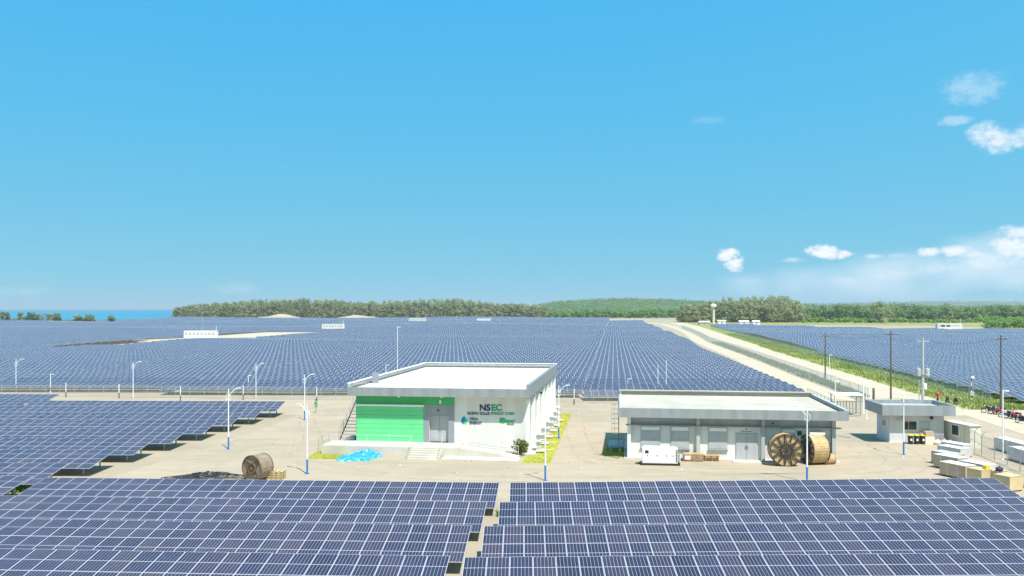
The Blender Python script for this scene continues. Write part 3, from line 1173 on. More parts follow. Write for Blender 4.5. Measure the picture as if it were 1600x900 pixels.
# lettering
def text_mesh(name, body, px0, px1, py_base, py_top, material, parent, org, yaw, bold=0.0, extrude=0.015, yl=-0.02, shear=0.0):
    cu = bpy.data.curves.new(name, 'FONT')
    cu.body = body
    cu.extrude = extrude
    cu.offset = bold
    cu.shear = shear
    cu.resolution_u = 3
    tmp = bpy.data.objects.new(name, cu)
    COL.objects.link(tmp)
    bpy.context.view_layer.update()
    me_ = bpy.data.meshes.new_from_object(tmp)
    bpy.data.objects.remove(tmp)
    bpy.data.curves.remove(cu)
    co = np.array([v.co[:] for v in me_.vertices])
    x0, x1, y0, y1 = co[:, 0].min(), co[:, 0].max(), co[:, 1].min(), co[:, 1].max()
    lx0, lz0 = on_wall(px0, py_base, org, yaw, yl)
    lx1, _ = on_wall(px1, py_base, org, yaw, yl)
    _, lz1 = on_wall((px0 + px1) / 2, py_top, org, yaw, yl)
    _, lzb = on_wall((px0 + px1) / 2, py_base, org, yaw, yl)
    sx, sz = (lx1 - lx0) / (x1 - x0), (lz1 - lzb) / (y1 - y0)
    for v in me_.vertices:
        x, y, z = v.co
        v.co = (lx0 + (x - x0) * sx, yl - z, lzb + (y - y0) * sz)
    me_.materials.clear()
    me_.materials.append(material)
    return link(bpy.data.objects.new(name, me_), parent)


def letter_row(name, words, **k):
    return [text_mesh(name, *w, b1, O1, YB, **k) for w in words]


letter_row('lettering', [('NS', 749.5, 766.3, 642.0, 631.6, M_navy), ('EC', 767.8, 784.2, 642.0, 631.6, M_lgreen)], bold=0.035)
letter_row('lettering', [('NUEVO SOLAR', 730.2, 765.8, 648.4, 643.7, M_navy), ('ENERGY CORP.', 767.6, 804.3, 648.4, 643.7, M_lgreen)], bold=0.016)
letter_row('lettering', [('VENA', 733.8, 747.4, 656.8, 652.4, M_navy), ('ENERGY', 733.8, 753.5, 662.8, 658.4, M_navy)], bold=0.014)
letter_row('lettering', [('MPower', 781.0, 804.5, 660.6, 654.2, M_bgreen)], bold=0.045, shear=0.25)
letter_row('lettering', [('MERALCO', 792.2, 803.2, 663.6, 661.3, M_lgrey)], bold=0.02)


def emblem(name, pts, m_, yl):
    vs_ = []
    for px, py in pts:
        x, z = on_wall(px, py, O1, YB, yl)
        vs_.append((x, z))
    n = len(vs_)
    mb_ = MB()
    mb_.add([(x, yl, z) for x, z in vs_] + [(x, yl + 0.02, z) for x, z in vs_],
            [tuple(range(n)), tuple(range(2 * n - 1, n - 1, -1))] + [(i, n + i, n + (i + 1) % n, (i + 1) % n) for i in range(n)], m_)
    return mb_.build(name, b1)


def drop(cx, cy, rx, ry, top):
    pts = [(cx, top)]
    for i in range(13):
        a = R(-30 + i * 20)
        pts.append((cx + rx * math.cos(a), cy + ry * math.sin(a)))
    return pts


emblem('drop_emblem', drop(726.4, 658.6, 5.2, 5.4, 650.6), M_lime, -0.020)
emblem('drop_emblem', drop(725.2, 657.2, 4.8, 5.3, 649.8), M_cyan, -0.030)
emblem('drop_emblem', [(724.9, 650.4), (726.6, 655.5), (725.6, 659.0), (723.0, 661.8), (721.0, 659.0), (721.6, 655.6)], M_teal, -0.040)
emblem('swoosh_emblem', [(780.2, 653.6), (787.5, 654.0), (789.5, 657.4), (805.2, 656.2), (803.2, 659.6), (790.0, 660.4), (786, 662.2), (779.8, 660.2)], M_bgreen, -0.012)
emblem('swoosh_emblem', [(781.2, 653.2), (787.6, 653.4), (786.8, 655.2), (782.4, 655.0)], M_lgrey, -0.045)

# platform, steps and ramp
B1('platform', b1, -2.3, 10.1, -2.9, -0.02, -0.1, ZP - 0.004, M_conc)
for i in range(5):
    B1('step', b1, 6.0, 8.75, -2.9 - 0.33 * (i + 1), -2.9 - 0.33 * i, -0.1, ZP - 0.15 * (i + 1), M_conc)
q = MB()
q.add([(10.1, -2.6, ZP - .01), (15.4, -2.6, 0.08), (15.4, -0.9, 0.08), (10.1, -0.9, ZP - .01), (10.1, -2.6, -.1), (15.4, -2.6, -.1), (15.4, -0.9, -.1), (10.1, -0.9, -.1)],
      [(0, 1, 2, 3), (0, 4, 5, 1), (3, 2, 6, 7), (1, 5, 6, 2), (0, 3, 7, 4)], M_conc)
q.build('ramp', b1)
B1('apron', b1, 8.95, 15.6, -4.3, -2.62, -0.1, 0.07, M_conc)
B1('plinth', b1, W1 - 0.3, W1 + 0.9, -1.2, D1, -0.1, 0.12, M_conc)


def railing(name, parent, pts, h=0.95, every=1.25, mid=True, m_=M_alu, r_=0.022):
    q_ = MB()
    for a, b_ in zip(pts[:-1], pts[1:]):
        a, b_ = Vector(a), Vector(b_)
        n = max(1, int(round((b_ - a).length / every)))
        for i in range(n + 1):
            p = a.lerp(b_, i / n)
            q_.tube(p, p + Vector((0, 0, h)), r_, m=m_, n=6)
        q_.tube(a + Vector((0, 0, h)), b_ + Vector((0, 0, h)), r_, m=m_, n=6)
        if mid:
            q_.tube(a + Vector((0, 0, h * .5)), b_ + Vector((0, 0, h * .5)), r_ * .8, m=m_, n=6)
    return q_.build(name, parent)


railing('railing', b1, [(-2.2, -0.1, ZP), (-2.2, -2.8, ZP), (5.95, -2.8, ZP)], every=1.9)
railing('railing', b1, [(5.98, -2.85, ZP), (5.98, -4.5, 0.0)], mid=False)
railing('railing', b1, [(8.78, -2.85, ZP), (8.78, -4.5, 0.0)], mid=False)
railing('railing', b1, [(10.1, -2.55, ZP), (15.4, -2.55, 0.08)], every=1.7)
railing('railing', b1, [(9.4, -0.95, ZP), (10.1, -0.95, ZP), (15.4, -0.95, 0.08)], every=1.7)
# steel side stair
st = MB().tube((-1.75, 0.5, ZP), (-1.75, 5.3, 4.0), 0.06, m=M_dark, n=4).tube((-0.3, 0.5, ZP), (-0.3, 5.3, 4.0), 0.06, m=M_dark, n=4).build('side_stair', b1)
for i in range(12):
    t = (i + 0.5) / 12
    B1('tread', st, -1.72, -0.33, 0.38 + 4.8 * t, 0.64 + 4.8 * t, ZP + 3.2 * t - .03, ZP + 3.2 * t, M_galv)
B1('landing', st, -1.8, 0.0, 5.3, 7.0, 3.96, 4.02, M_galv)
for xx in (-1.75, -0.1):
    for yy in (5.4, 6.9):
        MB().tube((xx, yy, 0), (xx, yy, 3.96), 0.05, m=M_dark, n=5).build('stair_post', st)
railing('stair_rail', st, [(-1.75, 0.5, ZP), (-1.75, 5.3, 4.0), (-1.75, 7.0, 4.0)], every=1.2, m_=M_galv)
railing('stair_rail', st, [(-3.4, -0.6, ZP - .75), (-1.8, 0.3, ZP)], every=1.0, m_=M_galv)
# right-hand side: pilasters and windows
for i in range(7):
    y = 0.02 + i * 4.5
    B1('pilaster', b1, W1 - 0.02, W1 + 0.32, y, y + 0.42, 0.0, 5.0, M_white)
for i in range(6):
    y = 0.02 + i * 4.5 + 0.42
    for j in (0, 1):
        ya = y + 0.55 + j * 1.65
        wd = B1('window', b1, W1, W1 + 0.05, ya, ya + 1.3, 2.3, 4.1, M_white)
        B1('pane', wd, W1 + 0.04, W1 + 0.07, ya + 0.08, ya + 1.22, 2.4, 4.0, M_darkglass)
MB().tube((W1 + 0.2, 0.5, 4.75), (W1 + 0.2, D1, 4.75), 0.05, m=M_galv, n=6).build('conduit', b1)
MB().box(W1 + .3, W1 + .55, 9.0, 9.2, 4.5, 4.65, M_black).build('security_camera', b1)


# condensers on the lawn side
def condenser():
    r_ = empty('air_conditioner', (0, 0, 0))
    c = MB().box(-0.18, 0.18, -0.48, 0.48, 0.32, 1.62, M_white).build('cabinet', r_)
    for z in (0.66, 1.28):
        MB().lathe([(0.27, 0), (0.27, 0.03), (0.22, 0.03), (0.05, 0.012)], M_galv, 14, (1, 0, 0), (0.18, 0.05, z)).build('fan_grille', c)
        MB().lathe([(0.22, 0), (0.22, 0.03), (0.18, 0.03), (0.05, 0.012)], M_galv, 12, (0, -1, 0), (0.0, -0.48, z)).build('side_grille', c)
    for y in (-.4, .4):
        MB().box(-0.2, 0.2, y - .04, y + .04, 0.0, 0.32, M_conc).build('foot', r_)
    MB().path([(-.1, .2, .5), (-.3, .2, .5), (-.45, .2, .9), (-.45, .2, 1.2)], 0.03, M_white, 6).build('pipe', r_)
    return r_


ex1 = Vector((math.cos(YB), -math.sin(YB), 0))
ey1 = Vector((math.sin(YB), math.cos(YB), 0))


def L1(x, y, z=0.0):
    p = O1 + ex1 * x + ey1 * y
    p.z = z
    return p


for i in range(6):
    y = 1.1 + i * 4.3
    o = condenser()
    o.location = L1(W1 + 1.05, y, 0.13)
    o.rotation_euler = (0, 0, -YB)
    tag(o, 'white air conditioner condenser beside the lawn wall, %s from the front corner' % ORD[i], 'air conditioner', 'condensers along the side wall')
for i in range(6):
    y = 1.1 + i * 4.3
    sheet('concrete_pad', [L1(W1 + 0.6, y - .8), L1(W1 + 1.6, y - .8), L1(W1 + 1.6, y + .8), L1(W1 + 0.6, y + .8)], 0.13, M_conc)
    if i < 4:
        sheet('garden_path', [L1(W1 + 1.6, y + .9), L1(W1 + 2.3, y + .9), L1(W1 + 2.3, y + 1.35), L1(W1 + 1.6, y + 1.35)], 0.035, M_conc)


# ------------------------------------------------------------------ low white building with cream roof
YC = R(7.8)
O2 = Vector((10.05, 74.6, 0))
b2 = empty('service_building', O2, -YC, 'low white service building with cream roof and three blinded windows', 'building')
W2, D2 = 17.3, 12.2
ex2 = Vector((math.cos(YC), -math.sin(YC), 0))
ey2 = Vector((math.sin(YC), math.cos(YC), 0))


def L2(x, y, z=0.0):
    p = O2 + ex2 * x + ey2 * y
    p.z = z
    return p


B1('wall', b2, 0, W2, 0, D2, -0.1, 3.72, M_wallwhite)
rf = MB().box(-0.8, W2 + 0.82, -0.95, D2 + 0.6, 3.70, 4.26, M_roofcream).build('roof', b2)
B1('front_fascia', rf, -0.85, W2 + 0.9, -1.03, -0.95, 3.66, 4.46, M_grey)
B1('side_fascia', rf, W2 + 0.6, W2 + 0.9, -0.95, D2 + 0.7, 3.66, 4.56, M_palegrey)
B1('side_fascia', rf, -0.85, -0.62, -0.95, D2 + 0.7, 3.66, 4.34, M_palegrey)
B1('back_parapet', rf, -0.62, W2 + 0.6, D2 + 0.42, D2 + 0.7, 3.66, 4.66, M_roofcream)
B1('parapet_coping', rf, -0.88, W2 + 0.95, D2 + 0.30, D2 + 0.74, 4.66, 4.74, M_roofcream)
B1('parapet_shade_strip', rf, -0.62, W2 + 0.6, D2 + 0.25, D2 + 0.42, 4.24, 4.44, M_parapet_shade)  # parapet shade line again, drawn as dark strips on the cream deck
B1('parapet_shade_strip', rf, W2 + 0.46, W2 + 0.6, -0.9, D2 + 0.25, 4.24, 4.42, M_parapet_shade)
B1('upper_wall_band', b2, -0.01, W2 + 0.01, -0.03, 0.0, 3.0, 3.7, M_palegrey)
B1('ledge', b2, -0.15, W2 + 0.45, -0.45, 0.0, 2.90, 2.98, M_grey)
for x in (-0.02, 5.85, 11.25, W2 - 0.28):
    B1('column', b2, x, x + 0.3, -0.34, -0.001, -0.1, 3.66, M_white if x in (-0.02,) else M_palegrey)
for x0, x1 in ((1.2, 2.75), (3.75, 5.2), (6.95, 8.4), (13.0, 14.0)):
    wd = MB().box(x0 - .07, x1 + .07, -0.07, 0.0, 0.92, 2.84, M_palegrey).build('window', b2)
    B1('pane', wd, x0, x1, -0.085, -0.06, 1.0, 2.42, M_shade)
    B1('transom', wd, x0, x1, -0.10, -0.06, 2.48, 2.78, M_white)
    B1('sill', wd, x0 - .12, x1 + .12, -0.16, 0.0, 0.84, 0.92, M_greywall)
dr = MB().box(9.15, 10.95, -0.05, 0.0, 0.0, 2.36, M_palegrey).build('door', b2)
for x in (9.2, 10.07):
    B1('door_leaf', dr, x, x + 0.84, -0.085, -0.05, 0.06, 2.3, M_shade)
for x in (9.97, 10.13):
    MB().tube((x, -0.13, 1.0), (x, -0.13, 1.3), 0.018, m=M_dark, n=6).build('handle', dr)
B1('door_step', b2, 8.8, 11.2, -1.25, -0.34, -0.1, 0.08, M_conc)
MB().box(9.6, 10.5, -0.03, 0.0, 2.48, 2.53, M_lgrey).box(10.0, 10.12, -0.03, 0, 2.62, 2.74, M_lgrey).build('name_plate', b2)
MB().box(14.25, 14.6, -0.08, 0.0, 2.25, 2.62, M_black).build('exhaust_vent', b2)
MB().box(12.15, 12.3, -0.15, 0.0, 3.18, 3.3, M_black).build('wall_lamp', b2)
d2 = B1('side_door', b2, 15.35, 16.2, -0.05, 0.0, 0.05, 2.3, M_shade)
B1('door_canopy', d2, 15.15, 16.4, -0.6, 0.0, 2.42, 2.60, M_white)
B1('door_vent', d2, 15.45, 16.1, -0.08, -0.04, 1.9, 2.15, M_dark)
B1('plinth', b2, -0.3, W2 + 0.4, -0.36, D2 + .3, -0.1, 0.10, M_conc)
# ladder on the left wall
ld = MB()
for yy in (-.75, -.3):
    ld.tube((-0.75, yy, 0.1), (-0.75, yy, 5.0), 0.035, m=M_dark, n=5)
for i in range(15):
    ld.tube((-0.75, -.75, 0.3 + i * 0.31), (-0.75, -.3, 0.3 + i * 0.31), 0.02, m=M_dark, n=5)
for i in range(7):
    z = 2.2 + i * .42
    ld.path([(-0.75, -.75, z), (-1.1, -.85, z), (-1.35, -.53, z), (-1.1, -.2, z), (-0.75, -.3, z)], 0.018, M_galv, 4)
for yy in (-.85, -.2):
    ld.tube((-1.1, yy, 2.2), (-1.1, yy, 4.8), .015, m=M_galv, n=4)
ld.tube((-1.35, -.53, 2.2), (-1.35, -.53, 4.8), .015, m=M_galv, n=4)
ld.build('caged_ladder', b2)
# pale blue water tank in the shade of that wall
wt = empty('water_tank', L2(-0.95, 3.3), -YC, 'pale blue water tank on a stand in the low white building\'s left shade', 'tank')
MB().lathe([(0.36, 0), (0.40, 0.06), (0.40, 0.15), (0.38, 0.18), (0.40, .22), (0.40, 1.2), (0.36, 1.27), (0.0, 1.27)], M_tank, 16, (1, 0, 0), (-0.75, 0, 0.62)).build('barrel', wt)
for x in (-0.5, 0.25):
    MB().box(x - .06, x + .06, -.35, .35, -0.05, 0.3, M_conc).build('cradle', wt)
MB().tube((0.3, -.2, .62), (0.75, -.2, .62), .03, m=M_white, n=6).build('outlet_pipe', wt)


# ------------------------------------------------------------------ guardhouse
YG = R(5.0)
OG = Vector((36.55, 83.0, 0))
gh = empty('guardhouse', OG, -YG, 'small grey guardhouse with deep flat fascia and dark window', 'guardhouse')
WG, DG = 5.05, 3.7
B1('wall', gh, 0, WG, 0, DG, -0.1, 2.82, mat('guardhouse_paint', (0.56, 0.565, 0.575), 0.65, var=0.08, scale=1.4, streak=True, detail=7))
rf = MB().box(-0.9, WG + 0.7, -0.75, DG + 0.6, 2.80, 3.36, M_palegrey).build('roof', gh)
B1('front_fascia', rf, -0.95, WG + 0.76, -0.83, -0.75, 2.74, 3.74, M_grey)
B1('side_fascia', rf, -0.95, -0.75, -0.75, DG + 0.68, 2.74, 3.74, M_grey)
B1('side_fascia', rf, WG + 0.56, WG + 0.76, -0.75, DG + 0.68, 2.74, 3.74, M_grey)
B1('back_parapet', rf, -0.75, WG + 0.56, DG + 0.48, DG + 0.68, 2.74, 3.74, M_grey)
wd = B1('window', gh, 1.25, 2.55, -0.05, 0.0, 1.25, 2.15, M_white)
B1('pane', wd, 1.31, 1.72, -0.07, -0.03, 1.3, 2.1, M_darkglass)
B1('pane', wd, 1.76, 2.49, -0.07, -0.03, 1.3, 2.1, M_darkglass)
B1('lower_door', gh, 2.8, 3.75, -0.05, 0.0, 0.05, 2.1, M_shade)
B1('band_course', gh, 3.75, WG, -0.05, 0.0, 0.0, 0.9, M_greywall)
MB().box(3.75, 3.98, -0.25, 0.0, 2.35, 2.62, M_black).build('wall_speaker', gh)
q = MB()
for x, z in ((0.62, 2.35), (0.95, 2.35), (1.15, 2.5)):
    q.path([(x, 0, z), (x, -.35, z + .05), (x + .2, -.4, z + .02), (x + .22, -.2, z - .2)], 0.018, M_dark, 5)
q.box(0.75, 1.15, -.42, -.3, 2.3, 2.42, M_galv)
q.build('bracket_lamp', gh)
wd = B1('side_window', gh, -0.05, 0.0, 0.9, 2.0, 1.4, 2.1, M_white)
for y in (0.95, 1.5):
    B1('pane', wd, -0.07, -0.03, y, y + 0.45, 1.46, 2.04, M_darkglass)
B1('plinth', gh, -0.15, WG + 0.1, -0.2, DG, -0.1, 0.1, M_conc)


def LG(x, y, z=0.0):
    p = OG + Vector((math.cos(YG), -math.sin(YG), 0)) * x + Vector((math.sin(YG), math.cos(YG), 0)) * y
    p.z = z
    return p


# waste bins, carton stack and sacks at the guardhouse wall
for i in range(3):
    o = empty('waste_bin', LG(1.7 + i * 0.56, -0.65), -YG, 'black waste bin with yellow lid under the guardhouse window, %s from the left' % ORD[i], 'bin', 'bins at the guardhouse')
    bd = MB().lathe([(0.0, 0.0), (0.20, 0.0), (0.25, 0.78), (0.25, 0.82)], M_black, 10).build('body', o)
    MB().lathe([(0.27, 0.82), (0.27, 0.88), (0.0, 0.95)], M_yellow, 10).build('lid', o)
    MB().box(-.08, .08, -.26, -.235, 0.35, 0.55, M_white).build('sticker', bd)
o = empty('cardboard_box', LG(3.4, -0.6), -YG + .1, 'pale carton stacked with rags against the guardhouse door', 'box')
MB().box(-.45, .45, -.3, .3, 0, 0.75, M_cream).build('body', o)
MB().box(-.40, .38, -.25, .27, 0.75, 1.25, M_card).build('upper_carton', o)
rnd = random.Random(3)


def sack(loc, s, m_, label, group, rz=0.0, name='sack'):
    mb_ = MB()
    prof = [(0.0, 0.0), (0.30, 0.02), (0.36, 0.16), (0.33, 0.3), (0.16, 0.38), (0.07, 0.42), (0.10, 0.47)]
    mb_.lathe(prof, m_, 10)
    mb_.v = [(x * s * (1 + .12 * math.sin(5 * y)) * 1.25, y * s * (1 + .1 * math.sin(7 * x)), z * s) for x, y, z in mb_.v]
    o_ = mb_.build(name, None, True)
    o_.location = loc
    o_.rotation_euler = (0, 0, rz)
    return tag(o_, label, 'sack', group)


for i, (x, m_, s, w_) in enumerate(((4.15, M_cream, 1.1, 'cream'), (4.75, M_card, 1.25, 'tan'), (5.35, M_sheet, 1.0, 'pale grey'))):
    sack(LG(x, -.75), s, m_, '%s sack slumped on the ground right of the guardhouse door' % w_, 'sacks by the guardhouse', i)

# cream prefab cabin between guardhouse and side fence
cb = empty('prefab_cabin', P(1474, 690.5), -R(82), 'cream prefab cabin with white corner post and small window', 'cabin')
B1('wall', cb, 0, 3.9, 0, 1.1, -0.1, 2.05, M_cream)
B1('corner_post', cb, -0.12, 0.10, -0.14, -0.002, -0.1, 2.3, M_white)
B1('roof', cb, -0.12, 4.0, -0.12, 1.2, 2.05, 2.11, M_conc)
wd = B1('window', cb, 1.3, 2.4, -0.05, 0.0, 0.85, 1.95, M_white)
B1('pane', wd, 1.4, 2.3, -0.07, -0.03, 0.95, 1.85, M_darkglass)
B1('wall_seam', cb, 3.1, 3.16, -0.03, 0.0, 0, 2.04, M_conc)


# ------------------------------------------------------------------ cable drums
def spoke_drum(loc, axis_angle, rad, width, label, m_rim, m_lag, spokes=12, hub=0.36, cat='cable drum', lag_r=0.97, nlag=36):
    """axis horizontal; axis_angle: heading of the axis (from +X)"""
    root = empty('cable_drum', loc, axis_angle, label, cat, 'cable drums in the yard')
    w2 = width / 2
    for s in (-1, 1):
        x = s * w2
        fl = MB().lathe([(rad * .95, -0.04), (rad, -0.04), (rad, 0.04), (rad * .95, 0.04)], m_rim, 40, (1, 0, 0), (x, 0, rad), True).build('flange', root)
        q_ = MB()
        hr = rad * hub
        for i in range(spokes):
            a = 2 * math.pi * i / spokes
            for da in (-1, 1):
                b_ = a + da * math.pi / spokes
                q_.tube((x, hr * math.cos(a), rad + hr * math.sin(a)), (x, rad * .96 * math.cos(b_), rad + rad * .96 * math.sin(b_)), 0.035, m=m_rim, n=5)
        q_.build('spoke_set', fl)
        q_ = MB().lathe([(hr - .07, -.06), (hr + .05, -.06), (hr + .05, .06), (hr - .07, .06)], m_rim, 28, (1, 0, 0), (x, 0, rad), True)
        for i in range(8):
            a = 2 * math.pi * i / 8 + .2
            q_.tube((x, 0, rad), (x, hr * math.cos(a), rad + hr * math.sin(a)), 0.035, m=m_rim, n=5)
        q_.lathe([(0.12, -.08), (0.12, .08)], m_rim, 10, (1, 0, 0), (x, 0, rad))
        q_.build('hub', fl)
    for s in (-1, 1):
        x = s * (w2 - .09)
        MB().lathe([(rad * hub * 1.05, -.015), (rad * .93, -.015), (rad * .93, .015), (rad * hub * 1.05, .015)], m_lag, 32, (1, 0, 0), (x, 0, rad), True).build('inner_board', root)
    # timber lagging round the drum, and the wound barrel
    q_ = MB()
    rr = rad * lag_r
    for i in range(nlag):
        a0, a1 = 2 * math.pi * (i + .04) / nlag, 2 * math.pi * (i + .96) / nlag
        o_ = rr + (0.015 if i % 3 == 0 else 0.0)
        vs_ = []
        for x in (-w2 + .05, w2 - .05):
            for r_ in (o_ - 0.05, o_):
                for a in (a0, a1):
                    vs_.append((x, r_ * math.cos(a), rad + r_ * math.sin(a)))
        q_.add(vs_, [(0, 1, 3, 2), (4, 6, 7, 5), (0, 4, 5, 1), (2, 3, 7, 6), (0, 2, 6, 4), (1, 5, 7, 3)], m_lag)
    lg = q_.build('lagging', root)
    MB().lathe([(rad * hub * .9, -w2 + .06), (rad * hub * .9, w2 - .06)], m_lag, 24, (1, 0, 0), (0, 0, rad)).build('barrel', root)
    return root


spoke_drum(P(1229, 728.5) + Vector((0, .35, 0)), R(-95), 1.34, 1.05, 'large black-spoked cable drum with timber lagging facing the camera', M_dark, M_wood, 13)
spoke_drum(P(1277, 727.5) + Vector((.1, .9, 0)), R(-170), 1.22, 1.45, 'tan timber-lagged cable drum turned sideways beside the service building corner', M_dark, M_wood, 11)
spoke_drum(P(1299, 727.2) + Vector((0, .6, 0)), R(-172), 0.44, 0.85, 'small timber cable drum right of the two big drums', M_woodd, M_wood, 8, nlag=20)
spoke_drum(P(401, 751) + Vector((0, .3, 0)), R(-118), 0.98, 1.25, 'brown steel cable drum beside the heap of black cable', M_rust, mat('pale_drum_steel', (0.29, 0.225, 0.16), .6, .1, var=.12), 4, 0.38, nlag=44)

# heap of black cable
rnd = random.Random(21)
q = MB()
cp = P(330, 748)
for i in range(30):
    L_ = rnd.uniform(0.8, 2.2)
    cx, cy = rnd.gauss(-.3, 1.1), rnd.gauss(0, 0.35)
    ph = rnd.uniform(0, 6.28)
    pts = []
    nn = 22
    for j in range(nn):
        a = 2 * math.pi * j / nn
        rx = L_ * (1 + .12 * math.sin(3 * a + ph))
        x, y = cx + rx * math.cos(a), cy + 0.5 * rx * math.sin(a)
        hgt = 0.55 * math.exp(-((x / 2.3) ** 2) - (y / .9) ** 2)
        pts.append((x, y, 0.03 + max(0, hgt * rnd.uniform(.55, 1.05))))
    q.path(pts, 0.028, M_cable, 5, True)
o = q.build('cable_heap')
o.location = cp
tag(o, 'tangled heap of black cable on the sand by the brown drum', 'cable heap')
# yellow pallet behind the brown drum
o = empty('pallet', P(431, 748), R(-3), 'pale yellow pallet stack behind the brown cable drum', 'pallet')
for k in range(4):
    for x in (-.55, -.18, .18, .55):
        B1('slat', o, x - .1, x + .1, -.5, .5, 0.10 + k * .17, 0.125 + k * .17, M_ply)
    for y in (-.42, 0, .42):
        B1('bearer', o, -.65, .65, y - .04, y + .04, 0.0 + k * .17 + .005, 0.095 + k * .17, M_ply)

# blue tarpaulin heap
rnd = random.Random(5)
nx, ny = 26, 16
vs_, fs_ = [], []
for j in range(ny):
    for i in range(nx):
        u, v = i / (nx - 1) * 2 - 1, j / (ny - 1) * 2 - 1
        rr = max(abs(u), abs(v))
        h_ = max(0.0, 1 - rr ** 3) * (0.62 + 0.14 * math.sin(4 * u + 2 * v) + rnd.uniform(-.16, .18)) * (0.6 + .4 * (v + 1) / 2)
        vs_.append((u * 1.45 + 0.35 * v + rnd.uniform(-.04, .04) + .18 * math.sin(3 * v), v * 1.45 + rnd.uniform(-.07, .07) + .12 * math.sin(4 * u), max(0.015, h_)))
for j in range(ny - 1):
    for i in range(nx - 1):
        k = j * nx + i
        fs_.append((k, k + 1, k + nx + 1, k + nx))
o = MB().add(vs_, fs_, M_tarp).build('tarpaulin')
o.location = P(562, 716)
tag(o, 'crumpled bright blue tarpaulin over rubble in front of the green wall', 'tarpaulin')
o = empty('rubble_pile', P(589, 710), 0.3, 'small grey rubble pile at the blue tarpaulin edge', 'rubble')
for i in range(9):
    s = rnd.uniform(.08, .17)
    x, y = rnd.uniform(-.4, .4), rnd.uniform(-.3, .3)
    t = MB().lathe([(0, 0), (s, s * .2), (s * .9, s), (s * .3, s * 1.4), (0, s * 1.45)], M_cpole, 6)
    t = t.build('stone', o)
    t.location = (x, y, 0)
    t.rotation_euler = (0, 0, rnd.uniform(0, 6))

# generator
gn = empty('generator', P(1031, 726), -R(6), 'white canopied generator set on black skid before the low white building', 'generator')
B1('skid', gn, -1.62, 1.62, -.5, .5, 0.02, 0.20, M_black)
cn = B1('canopy', gn, -1.45, 1.42, -.48, .48, 0.20, 1.42, M_white)
B1('canopy_cap', cn, -1.35, 1.25, -.40, .40, 1.42, 1.50, M_white)
for x in (-1.40, -.62, .16, .72):
    dd = B1('access_door', cn, x, x + (.72 if x < .1 else .5), -.495, -.47, 0.28, 1.36, M_white)
    MB().box(x + .3, x + .40, -.51, -.49, .78, .86, M_dark).build('latch', dd)
B1('control_window', cn, -1.25, -.95, -.505, -.49, 1.0, 1.26, M_darkglass)
for i in range(8):
    B1('louvre', cn, 1.26, 1.40, -.50, -.47, 0.32 + i * .13, 0.39 + i * .13, M_dark)
MB().tube((0.9, 0.1, 1.5), (0.9, .1, 1.72), .06, m=M_galv, n=8).build('exhaust', gn)
MB().box(1.42, 1.62, -.3, .3, .3, .9, M_galv).build('radiator_guard', gn)
MB().tube((-1.62, 0, .12), (-2.05, -.1, .1), .06, m=M_black, n=6).build('tow_bar', gn)

# timber pallets and crate by the wall
o = empty('timber_crate', P(1083, 720), -R(8), 'low brown timber crate between the generator and the double door', 'crate')
for i in range(4):
    B1('slat', o, -.8, .8, -.45 - .012, -.43, .10 + i * .13, .21 + i * .13, M_woodd)
    B1('slat', o, -.8, .8, -.42 + i * .22, -.24 + i * .22, .62, .645, M_wood)
for x in (-.82, .80):
    B1('end_board', o, x - .02, x + .02, -.45, .45, .05, .62, M_woodd)
B1('base', o, -.78, .78, -.42, .42, 0.0, .12, M_woodd)
B1('label_sheet', o, -.72, -.25, -.475, -.465, .18, .5, M_white)
o = empty('pallet', P(1112, 719.5), -R(8), 'stack of weathered timber pallets right of the brown crate', 'pallet')
for k in range(3):
    for i in range(5):
        B1('slat', o, -.62, .62, -.48 + i * .22, -.36 + i * .22, .11 + k * .17, .135 + k * .17, M_wood)
    for x in (-.52, 0, .52):
        B1('bearer', o, x - .05, x + .05, -.46, .46, .006 + k * .17, .105 + k * .17, M_woodd)


# ------------------------------------------------------------------ lamp posts
def lamp_post(loc, h, label, group, blue=True, rz=0.0, r_=0.062):
    o_ = empty('lamp_post', loc, rz, label, 'lamp post', group)
    if blue:
        MB().tube((0, 0, 0.02), (0, 0, 1.15), r_ * 1.15, m=M_blue, n=10).build('blue_sleeve', o_)
    MB().box(-.17, .17, -.17, .17, 0, 0.03, M_blue if blue else M_galv).build('base_plate', o_)
    MB().tube((0, 0, 1.15 if blue else 0.03), (0, 0, h), r_, r_ * .6, M_lampwhite, 10).build('pole', o_)
    am = MB().path([(0, 0, h - .75), (0.2, 0, h - .45), (0.5, 0, h - .12), (0.8, 0, h + .02)], 0.03, M_lampwhite, 6).build('arm', o_)
    MB().box(0.7, 1.12, -.09, .09, h + .0, h + .06, M_lampwhite).build('lamp_head', am)
    MB().path([(-.02 + .22 * math.cos(a), 0, h - .75 + .3 * math.sin(a)) for a in [2 * math.pi * i / 12 for i in range(12)]], 0.02, M_lampwhite, 5, True).build('hoop', o_)
    return o_


for px, py, h, lab, rz in ((357, 702, 5.6, 'between the left panel block and the brown drum', .3),
                           (480, 740.5, 5.4, 'right of the brown cable drum', 2.6), (476, 656.5, 5.3, 'behind the side stair near the back fence', .4),
                           (852, 751, 5.5, 'in front of the lettered wall corner', .3), (873, 685.5, 5.3, 'on the lawn edge beside the condensers', .2),
                           (1261, 753.5, 5.6, 'standing before the large cable drums', 2.4), (1412, 710.5, 5.4, 'standing before the guardhouse', 1.2)):
    lamp_post(P(px, py), h, 'white lamp post with blue base ' + lab, 'blue-based lamp posts', True, rz)
for px, py, h, lab in ((25, 611, 5.0, 'leftmost behind the back fence'), (208, 623, 5.3, 'at the back fence above the left panels'),
                       (400, 622, 5.0, 'at the back fence left of the main building')):
    lamp_post(P(px, py), h, 'plain white lamp post ' + lab, 'plain white lamp posts', False, .3)


